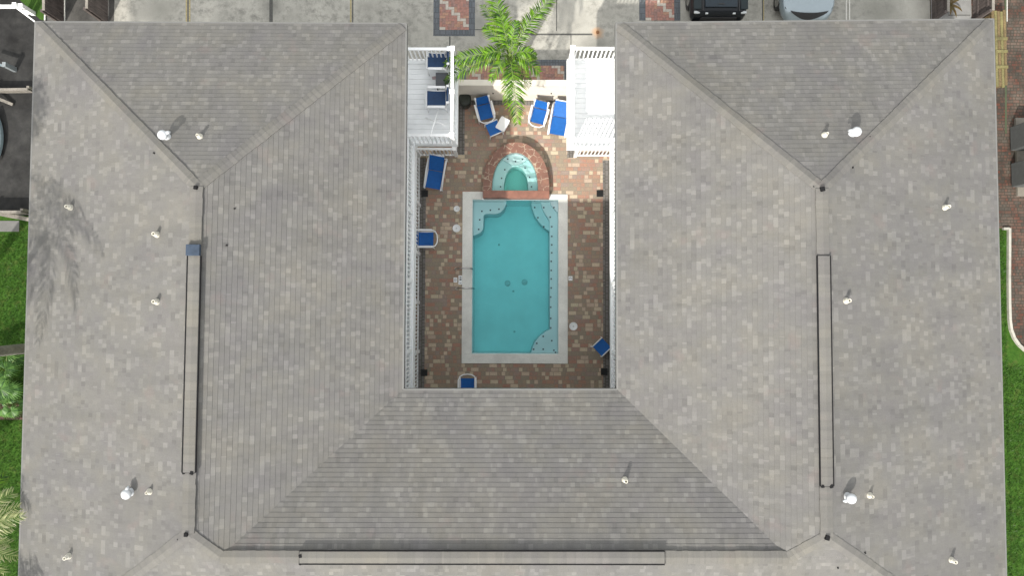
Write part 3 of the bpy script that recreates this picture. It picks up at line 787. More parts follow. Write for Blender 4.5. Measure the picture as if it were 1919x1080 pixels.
# grass blades in the strips that show
def blades(name, regions, dens, seed):
    rnd = random.Random(seed); b = MB()
    for (x0, y0, x1, y1) in regions:
        n = int((x1-x0)*(y1-y0)*dens)
        for _ in range(n):
            x, y = rnd.uniform(x0, x1), rnd.uniform(y0, y1)
            h_ = rnd.uniform(.03, .085); t = rnd.uniform(0, 6.28); w_ = rnd.uniform(.006, .012); l = rnd.uniform(.02, .08)
            dx, dy = math.cos(t), math.sin(t); v = rnd.random()
            b.face([(x-dy*w_, y+dx*w_, -.02), (x+dy*w_, y-dx*w_, -.02), (x+dx*l, y+dy*l, h_)], [(0, v), (0, v), (1, v)])
    o = b.build(name, mat_leaf('grass_blade', (.016, .060, .006), (.06, .14, .018), (.10, .13, .035))); o['kind'] = 'stuff'; return o
gx0, gx1 = P(-40, 700).x, P(56, 700).x
blades('grass', [(gx0, P(0, 1110).y, gx1, P(0, 438).y), (P(38, 420).x, P(0, 438).y, gx1, ya-.1), (P(1868, 600).x, P(0, 1110).y, P(1886, 600).x, yb), (P(1886, 800).x, P(0, 1110).y, P(1945, 800).x, P(0, 680).y)], 650, 3)

# ================================================================== pool
pool = empty('swimming_pool', (P(966, 520).x, P(966, 520).y, 0))
tag(pool, 'long rectangular turquoise swimming pool with pale stone coping in the courtyard', 'swimming pool')
PC = Vector(pool.location)
def rel(o): o.location = -PC; return o
def pp(name, mb, mat, parent=None, **k):
    o = mb.build(name, mat, parent or pool, **k)
    if parent is None: o.location = -PC
    return o
# coping (U open to the spa bar)
C0, C1, CY0_ = P(866, 500, .03).x, P(1064, 500, .03).x, P(960, 682, .03).y
CYL, CYR = P(880, 359, .03).y, P(1050, 364, .03).y
barx0, barx1 = P(905, 365, .06).x, P(1029, 365, .06).x
b = MB(); zt = .035
b.box((C0, PY0, -.05), (PX0+.012, PY1, zt)); b.box((PX1-.012, PY0, -.05), (C1, PY1, zt)); b.box((C0, CY0_, -.05), (C1, PY0+.0, zt))
b.box((C0, PY1, -.05), (barx0-.002, CYL, zt)); b.box((barx1+.002, PY1, -.05), (C1, CYR, zt))
pp('coping', b, M['coping'], bevel=.012, weld=False)
DP = -1.35
b = MB()
b.face([(PX0, PY0, DP), (PX1, PY0, DP), (PX1, PY1, DP), (PX0, PY1, DP)])
cs = [(PX0, PY0), (PX1, PY0), (PX1, PY1), (PX0, PY1)]
for p, q in zip(cs, cs[1:]+cs[:1]): b.face([(p[0], p[1], DP), (p[0], p[1], -.17), (q[0], q[1], -.17), (q[0], q[1], DP)])
pp('basin', b, M['plaster'])
b = MB(); b.ringwall([cs[0], cs[1], cs[2], cs[3], cs[0]], [(PX0+.025, PY0+.025), (PX1-.025, PY0+.025), (PX1-.025, PY1-.025), (PX0+.025, PY1-.025), (PX0+.025, PY0+.025)], -.2, -.02)
pp('waterline_tile', b, M['tile'])
def underwater(px, py, z):            # plan point of an underwater feature (water surface is crossed unrefracted)
    return P(px, py, z)
def arc(c, r0, a0, a1, n=12): return [(c[0]+r0*math.cos(R(a0+(a1-a0)*i/n)), c[1]+r0*math.sin(R(a0+(a1-a0)*i/n))) for i in range(n+1)]
ZB = -.42
e = .002
def U(px, py, z=ZB): q = P(px, py, z); return (q.x, q.y)
# left top bench: L shape with rounded ends
lb = [(PX0+e, PY1-e), U(950, 374)]
x950 = U(949, 380)
poly = [(PX0+e, PY1-e), (x950[0], PY1-e), U(948, 384), U(944, 392), U(938, 398), U(930, 401), U(913, 401), U(908, 402), U(906, 406), U(906, 424), U(904, 432), U(899, 437), U(892, 440), (PX0+e, U(886, 442)[1])]
b = MB(); b.prism(poly, DP+.01, ZB); pp('bench', b, M['ledge'])
# right top: three curved steps and the long side bench
b = MB(); poly = [(PX1-e, PY1-e), (U(1030, 376, -.2)[0], PY1-e), U(1034, 386, -.2), U(1040, 393, -.2), (PX1-e, U(1046, 399, -.2)[1])]
b.prism(poly, DP+.01, -.2); pp('step', b, M['ledge'])
b = MB(); poly = [(PX1-2*e, PY1-2*e), (U(1013, 378)[0], PY1-2*e), U(1016, 389), U(1021, 400), U(1026, 407), U(1030, 414), U(1030.5, 640), U(1029, 640), U(1024, 612), U(1018, 618), U(1008, 628), U(1000, 639), U(996, 650), (U(994, 660)[0], PY0+e), (PX1-2*e, PY0+e)]
poly = poly[:6]+[U(1030.5, 618), U(1022, 622), U(1011, 631), U(1003, 641), U(998, 652), (U(995, 660)[0], PY0+e), (PX1-2*e, PY0+e)]
b.prism(poly, DP+.02, ZB-.01); pp('bench', b, M['ledge'])
b = MB(); Z3 = -.72; poly = [(U(1035, 380, Z3)[0], PY1-3*e), (U(995, 380, Z3)[0], PY1-3*e), U(997, 390, Z3), U(1002, 404, Z3), U(1010, 416, Z3), U(1020, 427, Z3), U(1031, 434, Z3), U(1035, 434, Z3)]
b.prism(poly, DP+.03, Z3); pp('step', b, M['ledge'])
dots = [(903,396),(919,394),(935,392),(899,412),(897,430),(1002,389),(1008,408),(1019,425),(1019,389),(1031,407),(1038,389),(1034,425),(1034,443),(1034,459),(1034,474),(1033,490),(1033,507),(1033,523),(1033,540),(1032,557),(1032,576),(1032,597),(1032,615),(1034,639),(1018,631),(1006,644),(1000,655),(1018,655),(1038,657),(1041,661)]
for i, (x, y) in enumerate(dots):
    z = Z3 if i in (5, 6, 7) else (-.2 if i == 10 else ZB)
    q = P(x, y, z); b = MB(); b.box((q.x-.026, q.y-.026, z-.02), (q.x+.026, q.y+.026, z+.008)); pp('tile_marker', b, M['dot'])
for x, y in ((951, 531), (983, 529)):
    q = P(x, y, DP); b = MB(); b.lathe((q.x, q.y, DP), [(.11, 0), (.11, .02), (.08, .035)], 20); dr = pp('floor_drain', b, simple('grey_drain', (.46, .60, .60), .6))
for x, y in ((935, 459), (964, 622), (962, 546)):
    q = P(x, y, DP); b = MB(); b.lathe((q.x, q.y, DP), [(.04, 0), (.04, .02), (.03, .025)], 12); pp('floor_fitting', b, simple('grey_fitting', (.40, .52, .52), .6))
b = MB(); b.box((PX0+.026, PY0+.026, DP+.004), (PX1-.026, PY1-.026, -.085))
wat = b.build('pool_water', M['water']); wat['kind'] = 'structure'

# spa -------------------------------------------------------------
spa = empty('spa_tub', (P(967, 320).x, P(967, 320).y, 0))
tag(spa, 'arched hot tub with red flagstone rim at the head of the swimming pool', 'hot tub')
SC = Vector(spa.location)
def sp(name, mb, mat, **k):
    o = mb.build(name, mat, spa, **k); o.location = -SC; return o
yb_ = P(960, 357, HS).y
b = MB(); b.ringwall(outer, inner, -.0, HS); sp('rim', b, M['flag'])
# shell inside
b = MB(); b.ringwall([(x*1.0, y) for x, y in inner], inner, DP+.5, HS-.03) if False else None
ZS = .12
si = [(p[0], p[1]) for p in inner]
b.bm.free() if b else None
b = MB()
for p, q in zip(si, si[1:]): b.face([(p[0], p[1], -.7), (q[0], q[1], -.7), (q[0], q[1], HS-.01), (p[0], p[1], HS-.01)])
b.face([(p[0], p[1], -.7) for p in si])
b.face([(si[0][0], si[0][1], -.7), (si[0][0], si[0][1], HS-.02), (si[-1][0], si[-1][1], HS-.02), (si[-1][0], si[-1][1], -.7)])
sp('basin', b, M['plaster'])
deep = ell(967, 357, 23, 46, -.05)
shr = lambda pts, c, k: [((p[0]-c[0])*k+c[0], (p[1]-c[1])*k+c[1]) for p in pts]
ctr = (sum(p[0] for p in si)/len(si), si[0][1])
b = MB(); b.ringwall([(p[0], p[1]) for p in shr(si, ctr, .995)], deep, -.69, -.05)
for p in (0,): pass
sp('seat_bench', b, M['ledge'])
# shallow lens ledge at the top
L1 = [p for p in shr(si, ctr, .99) if p[1] > P(960, 300, .05).y]
c = P(966, 310, .05)
lens = L1+[(P(x, y, .08).x, P(x, y, .08).y) for x, y in ((944, 300), (952, 305), (960, 308.5), (966, 309.5), (973, 308.5), (981, 304), (987, 299))]
b = MB(); b.prism(lens, -.048, .08); sp('entry_ledge', b, M['ledge'])
for x, y, z in ((951.5, 298, .08), (966, 302.5, .08), (979, 298.5, .08), (946, 318, -.05), (984, 315, -.05), (940, 334, -.05), (992.5, 332, -.05), (938, 350, -.05), (996, 350, -.05)):
    q = P(x, y, z); b = MB(); b.box((q.x-.024, q.y-.024, z-.01), (q.x+.024, q.y+.024, z+.008)); sp('tile_marker', b, M['dot'])
# spillway bar between spa and pool
q0, q1 = P(905, 374, HS-.02), P(1029, 357, HS-.02)
xm = P(962, 365, .3).x
b = MB(); b.box((outer[-1][0]-.002, PY1-.0, 0), (outer[0][0]+.002, yb_, HS+.012)); sp('spillway', b, M['redstone'], bevel=.01)
b = MB()
wpoly = [(p[0], p[1]) for p in shr(si, (ctr[0], ctr[1]+.02), .985)]
b.prism(wpoly, -.68, HS-.09); sw = b.build('spa_water', M['spa_water']); sw['kind'] = 'structure'

# ================================================================== cream garden wall
wx0, wx1 = P(858, 188, 0).x, P(1080, 188, 0).x
HWALL = 1.58
root = empty('garden_wall', ((wx0+wx1)/2, cy0+.1, 0))
tag(root, 'low cream stucco wall closing the courtyard between the two balconies', 'wall')
b = MB(); b.box((wx0-root.location.x, -.1, 0), (wx1-root.location.x, .06, HWALL)); b.build('wall_body', M['stucco'], root)
b = MB(); b.box((wx0-root.location.x, -.115, HWALL+.001), (wx1-root.location.x, .085, HWALL+.05)); b.build('coping', M['stucco'], root, bevel=.01)
for px in (924, 975, 1033):
    q = P(px, 172, .8); b = MB(); b.lathe((0, 0, 0), [(.025, 0), (.025, .03)], 10); o = b.build('wall_light', M['black'], root); o.location = (q.x-root.location.x, -.10, .82); o.rotation_euler = (R(90), 0, 0)

# ================================================================== furniture
def sling(mb, p0, p1, w_, sag=.02, n=8, thick=.012):
    """fabric strip between p0 and p1 (centre line in local x=0 plane), width w_"""
    p0, p1 = Vector(p0), Vector(p1); d = (p1-p0).normalized(); nrm = Vector((1, 0, 0)).cross(d).normalized()
    if nrm.z < 0: nrm = -nrm
    top = []
    m = 6
    for i in range(n+1):
        t = i/n; row = []
        for j in range(m+1):
            s_ = j/m; c = p0+(p1-p0)*t-nrm*(sag*(math.sin(math.pi*t)*.6+math.sin(math.pi*s_)*.6))+Vector(((s_-.5)*w_, 0, 0))
            row.append(c)
        top.append(row)
    for i in range(n):
        for j in range(m):
            f = mb.face([top[i][j], top[i][j+1], top[i+1][j+1], top[i+1][j]]); f.smooth = True
            f = mb.face([top[i+1][j]-nrm*thick, top[i+1][j+1]-nrm*thick, top[i][j+1]-nrm*thick, top[i][j]-nrm*thick])
def make_patio_chair(sl_mat, W=.58, D=.66, backlen=.50, backy=-.24, zs=.36, bo=0.0):
    """faces +y; back at -y"""
    t = empty('sling_chair')
    hw = W/2
    f = MB()
    for s_ in (-1, 1):
        f.tube([(s_*(hw-.045), -.30, zs), (s_*(hw-.045), D-.38, zs+.03)], .016)
    # curved base bar that joins both arms in front
    bow = [(-hw, -.28, .05), (-hw, D-.42, .05), (-hw*.93, D-.36, .05)]
    f.build('seat_frame', M['plastic'], t, smooth=True)
    f = MB()
    pts = [(-hw, -.26, .56), (-hw, .06, .57), (-hw, D-.42, .55), (-hw*.88, D-.33+bo*.5, .50), (-hw*.5, D-.27+bo, .44), (0, D-.255+bo, .42), (hw*.5, D-.27+bo, .44), (hw*.88, D-.33+bo*.5, .50), (hw, D-.42, .55), (hw, .06, .57), (hw, -.26, .56)]
    f.tube(pts, .021, 10); f.build('front_bar', M['plastic'], t, smooth=True)
    for s_ in (-1, 1):
        a_ = MB(); a_.box((s_*hw-.038, -.27, .575), (s_*hw+.038, D-.43, .60)); a_.build('armrest', M['plastic'], t, bevel=.012)
        for y_, y2 in ((-.24, -.30), (D-.44, D-.40)):
            l = MB(); l.tube([(s_*hw, y_, .56), (s_*hw, y2, 0)], .02, 8); l.build('leg', M['plastic'], t, smooth=True)
        u = MB(); u.tube([(s_*(hw-.05), -.26, zs), (s_*(hw-.05), backy-.07, zs+.27), (s_*(hw-.05), backy-.13, zs+backlen)], .022, 10); u.build('back_post', M['plastic'], t, smooth=True)
    g = MB(); sling(g, (0, -.26, zs+.01), (0, D-.40, zs+.045), W-.11, .025); g.build('seat', sl_mat, t)
    for s_ in (-1, 1):
        k = MB(); k.box((s_*(hw-.05)-.035, backy-.17, zs+backlen-.03), (s_*(hw-.05)+.035, backy-.08, zs+backlen+.03)); k.build('post_cap', M['plastic'], t, bevel=.015)
    g = MB(); sling(g, (0, -.27, zs+.03), (0, backy-.12, zs+backlen-.02), W-.12, .02); g.build('backrest', sl_mat, t)
    g = MB(); g.beam((-(hw-.05), backy-.13, zs+backlen), (hw-.05, backy-.13, zs+backlen), .035, .03); g.build('top_rail', sl_mat, t)
    return t
def place(t, px, py, h_, fx, fy, z=0):
    """put the local origin at that spot; the local +y axis runs toward the picture direction (fx, fy)"""
    q = P(px, py, h_); t.location = (q.x, q.y, z); t.rotation_euler = (0, 0, math.atan2(-fy, fx)-math.pi/2)
    return t
gc = 'blue and white sling chairs around the pool'
c1 = make_patio_chair(M['blue'])
place(c1, 909, 209, .4, 10, 38); tag(c1, 'royal blue sling chair with a square footstool at its feet, beside the round dark bin', 'chair', gc)
c2 = copy_tree(c1); place(c2, 1009, 217, .4, -10, 38); tag(c2, 'bright blue sling chair next to the blue sun lounger by the cream wall', 'chair', gc)
c3 = copy_tree(c1); place(c3, 798, 448, .4, 1, 0); tag(c3, 'blue sling chair against the left gallery railing facing the pool', 'chair', gc)
c4 = copy_tree(c1); place(c4, 876, 724, .4, 0, -1); tag(c4, 'blue sling chair half hidden under the bottom roof edge', 'chair', gc)
d1 = make_patio_chair(M['navy'], W=.60, D=.70, backlen=.48, bo=-.11)
gd = 'navy chairs on the left balcony'
place(d1, 820, 114, 3.4, -1, 0, ZD); tag(d1, 'navy sling armchair in the upper corner of the left balcony', 'chair', gd)
d2 = copy_tree(d1); place(d2, 819, 185, 3.4, -1, 0, ZD); tag(d2, 'navy sling armchair on the left balcony between the small table and the white poles', 'chair', gd)

def make_stool():
    t = empty('footstool'); s_ = .23
    g = MB(); sling(g, (0, -s_, .37), (0, s_, .37), 2*s_-.02, .012); g.build('seat', M['blue'], t)
    for y in (-1, 1):
        f = MB(); f.tube([(-s_-.01, y*(s_+.005), .365), (s_+.01, y*(s_+.005), .365)], .02, 8); f.build('end_rail', M['plastic'], t, smooth=True)
        for x in (-1, 1):
            l = MB(); l.tube([(x*s_, y*s_, .355), (x*(s_+.01), y*(s_+.01), 0)], .018, 8); l.build('leg', M['plastic'], t, smooth=True)
    return t
f1_ = make_stool(); place(f1_, 925, 240, .37, 12, 27); tag(f1_, 'blue footstool in front of the chair beside the white side table', 'footstool', 'blue footstools')
f2_ = copy_tree(f1_); place(f2_, 1128, 651, .37, 10, 10.5); tag(f2_, 'blue footstool set diagonally by the right wall above the lower right floor drain', 'footstool', 'blue footstools')

def make_lounger():
    """foot end at -y, head at +y"""
    t = empty('sun_lounger'); hw = .31
    g = MB(); sling(g, (0, -.58, .34), (0, .04, .34), .52, .02); g.build('seat', M['blue'], t)
    g = MB(); sling(g, (0, .05, .345), (0, .50, .72), .52, .02); g.build('backrest', M['blue'], t)
    g = MB(); g.tube([(-.26, .51, .73), (.26, .51, .73)], .022, 8); g.build('head_rail', M['plastic'], t, smooth=True)
    for s_ in (-1, 1):
        f = MB(); f.tube([(s_*hw, -.60, .30), (s_*hw, -.20, .46), (s_*hw, .10, .52), (s_*hw, .40, .48), (s_*hw, .52, .30)], .032, 10); f.build('side_arm', M['plastic'], t, smooth=True)
        f = MB(); f.beam((s_*(hw-.03), -.62, .32), (s_*(hw-.03), .55, .32), .035, .05); f.build('side_rail', M['plastic'], t, bevel=.01)
        for y in (-.55, .5):
            l = MB(); l.tube([(s_*(hw-.0), y, .31), (s_*(hw+.0), y, 0)], .022, 8); l.build('leg', M['plastic'], t, smooth=True)
        k = MB(); k.tube([(s_*.25, .46, .66), (s_*.27, .50, .33)], .014, 6); k.build('prop_bar', M['plastic'], t, smooth=True)
    return t
l1 = make_lounger(); place(l1, 1049, 221, .4, 11, -62); tag(l1, 'blue sun lounger touching the right balcony beside the cream wall', 'sun lounger', 'blue sun loungers')
l2 = copy_tree(l1); place(l2, 816, 322, .4, 11, -62); tag(l2, 'dark blue sun lounger at an angle below the left balcony', 'sun lounger', 'blue sun loungers')

t = empty('side_table'); place(t, 942, 232, .42, 14, -25)
b = MB(); r_ = .045; x_, y_ = .17, .235
pts = []
for cx_, cy_, a0 in ((x_-r_, y_-r_, 0), (-x_+r_, y_-r_, 90), (-x_+r_, -y_+r_, 180), (x_-r_, -y_+r_, 270)): pts += arc((cx_, cy_), r_, a0, a0+90, 5)
b.prism(pts, .40, .425); b.build('tabletop', M['plastic'], t, bevel=.006)
b = MB(); b.prism([(p[0]*.92, p[1]*.92) for p in pts], .16, .18); b.build('lower_shelf', M['plastic'], t)
for sx in (-1, 1):
    for sy in (-1, 1):
        l = MB(); l.beam((sx*.13, sy*.19, .40), (sx*.145, sy*.21, 0), .035, .035); l.build('leg', M['plastic'], t)
tag(t, 'small white plastic side table with rounded corners beside the blue footstool', 'table')

t = empty('balcony_table'); place(t, 828, 150, 3.45, 1, 0, ZD)
b = MB(); b.box((-.24, -.19, .41), (.24, .19, .435)); b.build('tabletop', simple('dark_grey_resin', (.06, .065, .075), .6), t, bevel=.01)
for sx in (-1, 1):
    for sy in (-1, 1):
        l = MB(); l.beam((sx*.2, sy*.15, .41), (sx*.21, sy*.16, 0), .03, .03); l.build('leg', M['ridge_dark'], t)
tag(t, 'dark grey low table between the two navy chairs on the left balcony', 'table')
q = P(813, 135, 3.5); b = MB()
b.box((-.11, -.045, 0), (.10, .05, .012)); o = b.build('folded_towel', simple('faded_pink_cloth', (.42, .33, .33), .9), bevel=.004); o.location = (q.x, q.y, ZD+.01); o.rotation_euler = (0, 0, .15)
tag(o, 'faded pinkish folded towel on the deck below the upper navy chair', 'towel')

t = empty('crossed_poles', P(815, 226, ZD))
def tl(px, py, h_): return P(px, py, h_)-Vector(t.location)
b = MB(); b.tube([tl(822, 203, 3.35), tl(815, 226, 3.75), tl(809, 245, 4.07), tl(806, 256, 4.25)], .017, 8); b.build('long_pole', M['white'], t, smooth=True)
b = MB(); b.tube([tl(798, 221, 3.0), tl(814, 227, 3.68), tl(834, 235, 4.05)], .014, 8); b.build('cross_pole', M['white'], t, smooth=True)
tag(t, 'two thin white poles crossed and leaning on the railing of the left balcony', 'poles')

# bin
q = P(873, 196, .0)
t = empty('bin', (q.x, q.y, 0))
b = MB(); b.lathe((0, 0, 0), [(.17, 0), (.20, .35), (.215, .62), (.20, .62), (.19, .40)], 28, cap=False); b.lathe((0, 0, .0), [(.168, 0), (.168, .02)], 24); b.build('bin_body', M['bin'], t)
b = MB(); b.lathe((0, 0, .60), [(.222, 0), (.225, .03), (.18, .06), (.05, .075)], 28); b.build('bin_lid', M['bin'], t)
tag(t, 'round dark green bin in the corner below the palm beside the left balcony', 'bin')

# floor drains
def make_drain():
    t = empty('floor_drain'); s_ = .115
    b = MB(); b.ringwall([(-s_,-s_),(s_,-s_),(s_,s_),(-s_,s_),(-s_,-s_)], [(-.09,-.09),(.09,-.09),(.09,.09),(-.09,.09),(-.09,-.09)], 0, .03); b.build('drain_frame', M['black'], t)
    b = MB(); b.box((-.09, -.09, .0), (.09, .09, .01))
    for i in range(6): b.box((-.088, -.075+i*.03-.008, .011), (.088, -.075+i*.03+.008, .024))
    b.build('grate', M['black'], t)
    return t
gdr = 'square black floor drains in the courtyard corners'
dr = make_drain()
for i, (px, py, lab) in enumerate(((796, 363, 'black square floor drain just below the angled sun lounger'), (1124, 363, 'black square floor drain in the sunny paving at the upper right of the pool'), (795, 699, 'black square floor drain in the lower left corner of the courtyard'), (1132, 697, 'black square floor drain in the lower right corner of the courtyard'))):
    o = dr if i == 0 else copy_tree(dr); q = P(px, py, 0); o.location = (q.x, q.y, .009); tag(o, lab, 'drain', gdr)
# round lids
def make_lid(r_):
    t = empty('skimmer_lid')
    b = MB(); b.lathe((0, 0, 0), [(r_, 0), (r_, .012), (r_*.86, .015), (r_*.84, .009), (r_*.3, .011)], 32); b.build('lid', M['plastic'], t)
    b = MB(); b.lathe((0, 0, .009), [(r_*.24, 0), (r_*.22, .012)], 16); b.build('knob', simple('grey_knob', (.55, .56, .56), .5), t)
    return t
for px, py, r_, lab in ((856, 391.5, .108, 'smaller of two round white lids in the paving left of the pool'), (855.5, 428, .14, 'larger round white lid in the paving left of the pool, level with the blue chair'), (1074.5, 612, .145, 'round white lid in the paving right of the pool')):
    o = make_lid(r_); q = P(px, py, 0); o.location = (q.x, q.y, .006); tag(o, lab, 'lid', 'round white lids beside the pool')
# marker plates
def marker(px, py, w_, h_, lab, bars):
    q = P(px, py, 0); t = empty('marker_tile', (q.x, q.y, .006)); b = MB(); b.box((-w_/2, -h_/2, 0), (w_/2, h_/2, .012)); b.build('plate', M['plastic'], t)
    k = MB()
    for (x, y, a_, c_) in bars: k.box((x-a_/2, y-c_/2, .0125), (x+a_/2, y+c_/2, .014))
    k.build('lettering', simple('grey_lettering', (.16, .17, .19), .6), t)
    tag(t, lab, 'marker tile'); return t
marker(863, 525, .14, .32, 'white depth marker plate between the two grab rails, touching the coping', [(0, .10, .07, .035), (0, .02, .035, .085), (.032, .02, .012, .085), (-.032, .02, .012, .085), (0, -.11, .07, .02)])
marker(853.5, 525, .13, .17, 'small white marker plate at the outer side of the depth marker between the grab rails', [(0, .035, .07, .015), (-.03, 0, .012, .06), (.03, 0, .012, .06), (0, -.035, .07, .015), (0, 0, .03, .012)])
marker(1069, 522, .14, .155, 'small white marker tile at the right edge of the pool coping', [(-.035, 0, .012, .07), (0, .03, .05, .012), (0, 0, .05, .012), (.035, -.01, .012, .05)])

# grab rails
def make_rail():
    t = empty('grab_rail'); pts = []
    for i in range(13):
        a_ = math.pi*i/12; pts.append((-.30*math.cos(a_), 0, .28*math.sin(a_)**.7+.02 if 0 < i < 12 else 0))
    pts[-1] = (.30, 0, -.35)
    b = MB(); b.tube(pts, .023, 10); b.build('rail_tube', M['chrome'], t, smooth=True)
    b = MB(); b.lathe((-.30, 0, 0), [(.05, 0), (.05, .015), (.03, .02)], 16); b.build('base_plate', M['pvc'], t)
    return t
g = make_rail(); q = P(870, 504, .05); g.location = (q.x, q.y, .006); tag(g, 'steel grab rail at the left pool edge, the one nearer the hot tub', 'grab rail', 'pool grab rails')
g2 = copy_tree(g); q = P(872, 541, .05); g2.location = (q.x, q.y, .006); tag(g2, 'steel grab rail at the left pool edge, the one farther from the hot tub', 'grab rail', 'pool grab rails')

# ================================================================== palms
M['palm'] = mat_leaf('palm_green', (.010, .050, .004), (.16, .33, .012), (.22, .25, .04))
M['palm_pale'] = mat_leaf('dry_palm', (.12, .18, .05), (.40, .42, .20), (.70, .64, .46))
M['rachis'] = simple('palm_rachis', (.11, .17, .03), .5)
M['trunk'] = mat_wood('palm_trunk', (.12, .112, .10))
M['seed'] = simple('palm_flower', (.55, .42, .16), .8, var=.3, scale=20)
def frond(parent, base, tip, arch, leaflet=.45, n=46, droop=.18, mat=None, rnd=random, w_=.03):
    base, tip = Vector(base), Vector(tip); b = MB()
    def c(t): return base.lerp(tip, t)+Vector((0, 0, arch*4*t*(1-t)*(1-.3*t)))
    b.mi = 1; b.tube([c(i/12) for i in range(13)], [.017*(1-i/12*.85) for i in range(13)], 6); b.mi = 0
    for i in range(n):
        t = .13+.87*i/(n-1); p = c(t); d = (c(min(1, t+.02))-c(max(0, t-.02))).normalized()
        side = d.cross(Vector((0, 0, 1))).normalized(); up = side.cross(d).normalized()
        L = leaflet*(math.sin(math.pi*(.12+.80*t))**.7)*rnd.uniform(.82, 1.12)
        for s_ in (-1, 1):
            sweep = .5+.5*t; v = rnd.random()
            dirn = (side*s_*1.0+d*sweep*rnd.uniform(.75, 1.25)+up*rnd.uniform(-.15, .35)).normalized()
            m1 = p+dirn*L*.5; e_ = p+dirn*L+Vector((0, 0, -droop*L*rnd.uniform(1, 2.6)))
            wv = dirn.cross(up).normalized()*w_*rnd.uniform(.4, .62)+up*rnd.uniform(-.006, .006)
            b.face([p-wv*.4, m1-wv, m1+wv, p+wv*.4], [(0, v), (.5, v), (.5, v), (0, v)])
            b.face([m1-wv, e_, m1+wv], [(.5, v), (1, v), (.5, v)])
    return b.build('frond', [mat or M['palm'], M['rachis']], parent)
base = P(957, 148, 0); crown = P(955, 105, 3.7)
palm = empty('palm_tree', base); tag(palm, 'bright green feather palm between the two balconies at the courtyard wall', 'palm tree')
cr = crown-base
b = MB(); n_ = 14
b.tube([Vector((0, 0, 0)).lerp(cr, i/n_)+Vector((0, .12*math.sin(math.pi*i/n_), 0)) for i in range(n_+1)], [.13-.05*i/n_+(.012 if i % 2 else 0) for i in range(n_+1)], 14); b.build('trunk', M['trunk'], palm)
b = MB(); b.tube([cr+Vector((0, 0, -.35)), cr+Vector((0, 0, -.1)), cr+Vector((0, 0, .15))], [.09, .085, .04], 12); b.build('crownshaft', M['rachis'], palm)
rp = random.Random(11)
for (px, py, h_, arch, L, nn) in ((921, -22, 3.9, .55, .46, 44), (904, 10, 3.5, .5, .34, 30), (1042, -14, 3.9, .5, .42, 46), (1012, 14, 3.5, .5, .32, 28), (834, 120, 3.7, .5, .40, 42), (824, 160, 3.3, .6, .36, 38), (970, 230, 3.2, .7, .46, 44), (950, 200, 3.0, .5, .32, 26), (1010, 135, 3.5, .45, .42, 32), (992, 160, 3.2, .45, .32, 24), (1004, 104, 3.9, .4, .34, 26), (908, 50, 3.9, .35, .36, 26), (935, 22, 4.3, .45, .36, 28), (905, 104, 4.1, .4, .36, 26), (968, 40, 4.5, .35, .3, 24), (920, 150, 3.8, .4, .30, 22)):
    frond(palm, cr, P(px, py, h_)-base, arch, L, nn, .2, rnd=rp, w_=.036)
b = MB()
for i in range(60):
    v = Vector((rp.gauss(0, .05), rp.gauss(0, .05), rp.gauss(0, .04))); c_ = P(968, 57, 3.9)-base+v
    b.tube([c_, c_+Vector((rp.uniform(-.04, .04), rp.uniform(-.04, .04), rp.uniform(-.06, .0)))], [.014, .006], 5)
b.build('flower_cluster', M['seed'], palm)

# pale palm at the lower left, its crown mostly outside the picture
base = P(-150, 900, 0); base.z = 0
crown = P(-70, 985, 5.9)
t = empty('palm_tree', base); tag(t, 'tall palm with bleached drooping fronds over the lower left roof edge', 'palm tree')
cr = crown-base
b = MB(); b.tube([Vector((0, 0, 0)).lerp(cr, i/10) for i in range(11)], [.17-.05*i/10 for i in range(11)], 12); b.build('trunk', M['trunk'], t)
rp = random.Random(5)
for (px, py, h_, arch) in ((22, 925, 6.2, .5), (34, 952, 6.1, .5), (42, 968, 6.2, .5), (20, 990, 5.8, .5), (15, 1020, 5.7, .5), (30, 1045, 5.5, .5), (10, 1075, 5.4, .5), (-20, 1120, 5.4, .5), (-90, 1130, 5.4, .5), (-170, 1060, 5.6, .5), (-190, 960, 5.8, .5), (-150, 880, 5.8, .5), (-60, 860, 5.8, .5), (5, 895, 5.6, .4)):
    frond(t, cr, P(px, py, h_)-base, arch, .40, 40, .10, mat=M['palm_pale'] if py > 900 and px > -10 else M['palm'], rnd=rp, w_=.028)

# taller palm and bushy tree west of the building (outside the picture, their shade falls into it)
def tall_palm(x, y, h_, lab, rr=1.9, seed=2, nf=13, lean=0.0):
    t = empty('palm_tree', (x, y, 0)); tag(t, lab, 'palm tree'); rnd = random.Random(seed)
    b = MB(); b.tube([(lean*(i/10)**1.3, 0, h_*i/10) for i in range(11)], [.18-.06*i/10 for i in range(11)], 12); b.build('trunk', M['trunk'], t)
    for k in range(nf):
        a_ = 6.283*k/nf+rnd.uniform(-.15, .15); L = rr*rnd.uniform(.85, 1.1)
        frond(t, (lean, 0, h_), (lean+L*math.cos(a_), L*math.sin(a_), h_-rnd.uniform(.1, .9)), .6, .5, 28, .15, rnd=rnd, w_=.04)
tall_palm(-16.1, -1.15, 9.3, 'tall green palm standing west of the building opposite the left ridge', 2.1, 2, 9, 2.4)
tall_palm(-15.6, -9.0, 7.6, 'green palm standing on the lawn at the south west corner', 1.8, 6, 13, 1.9)
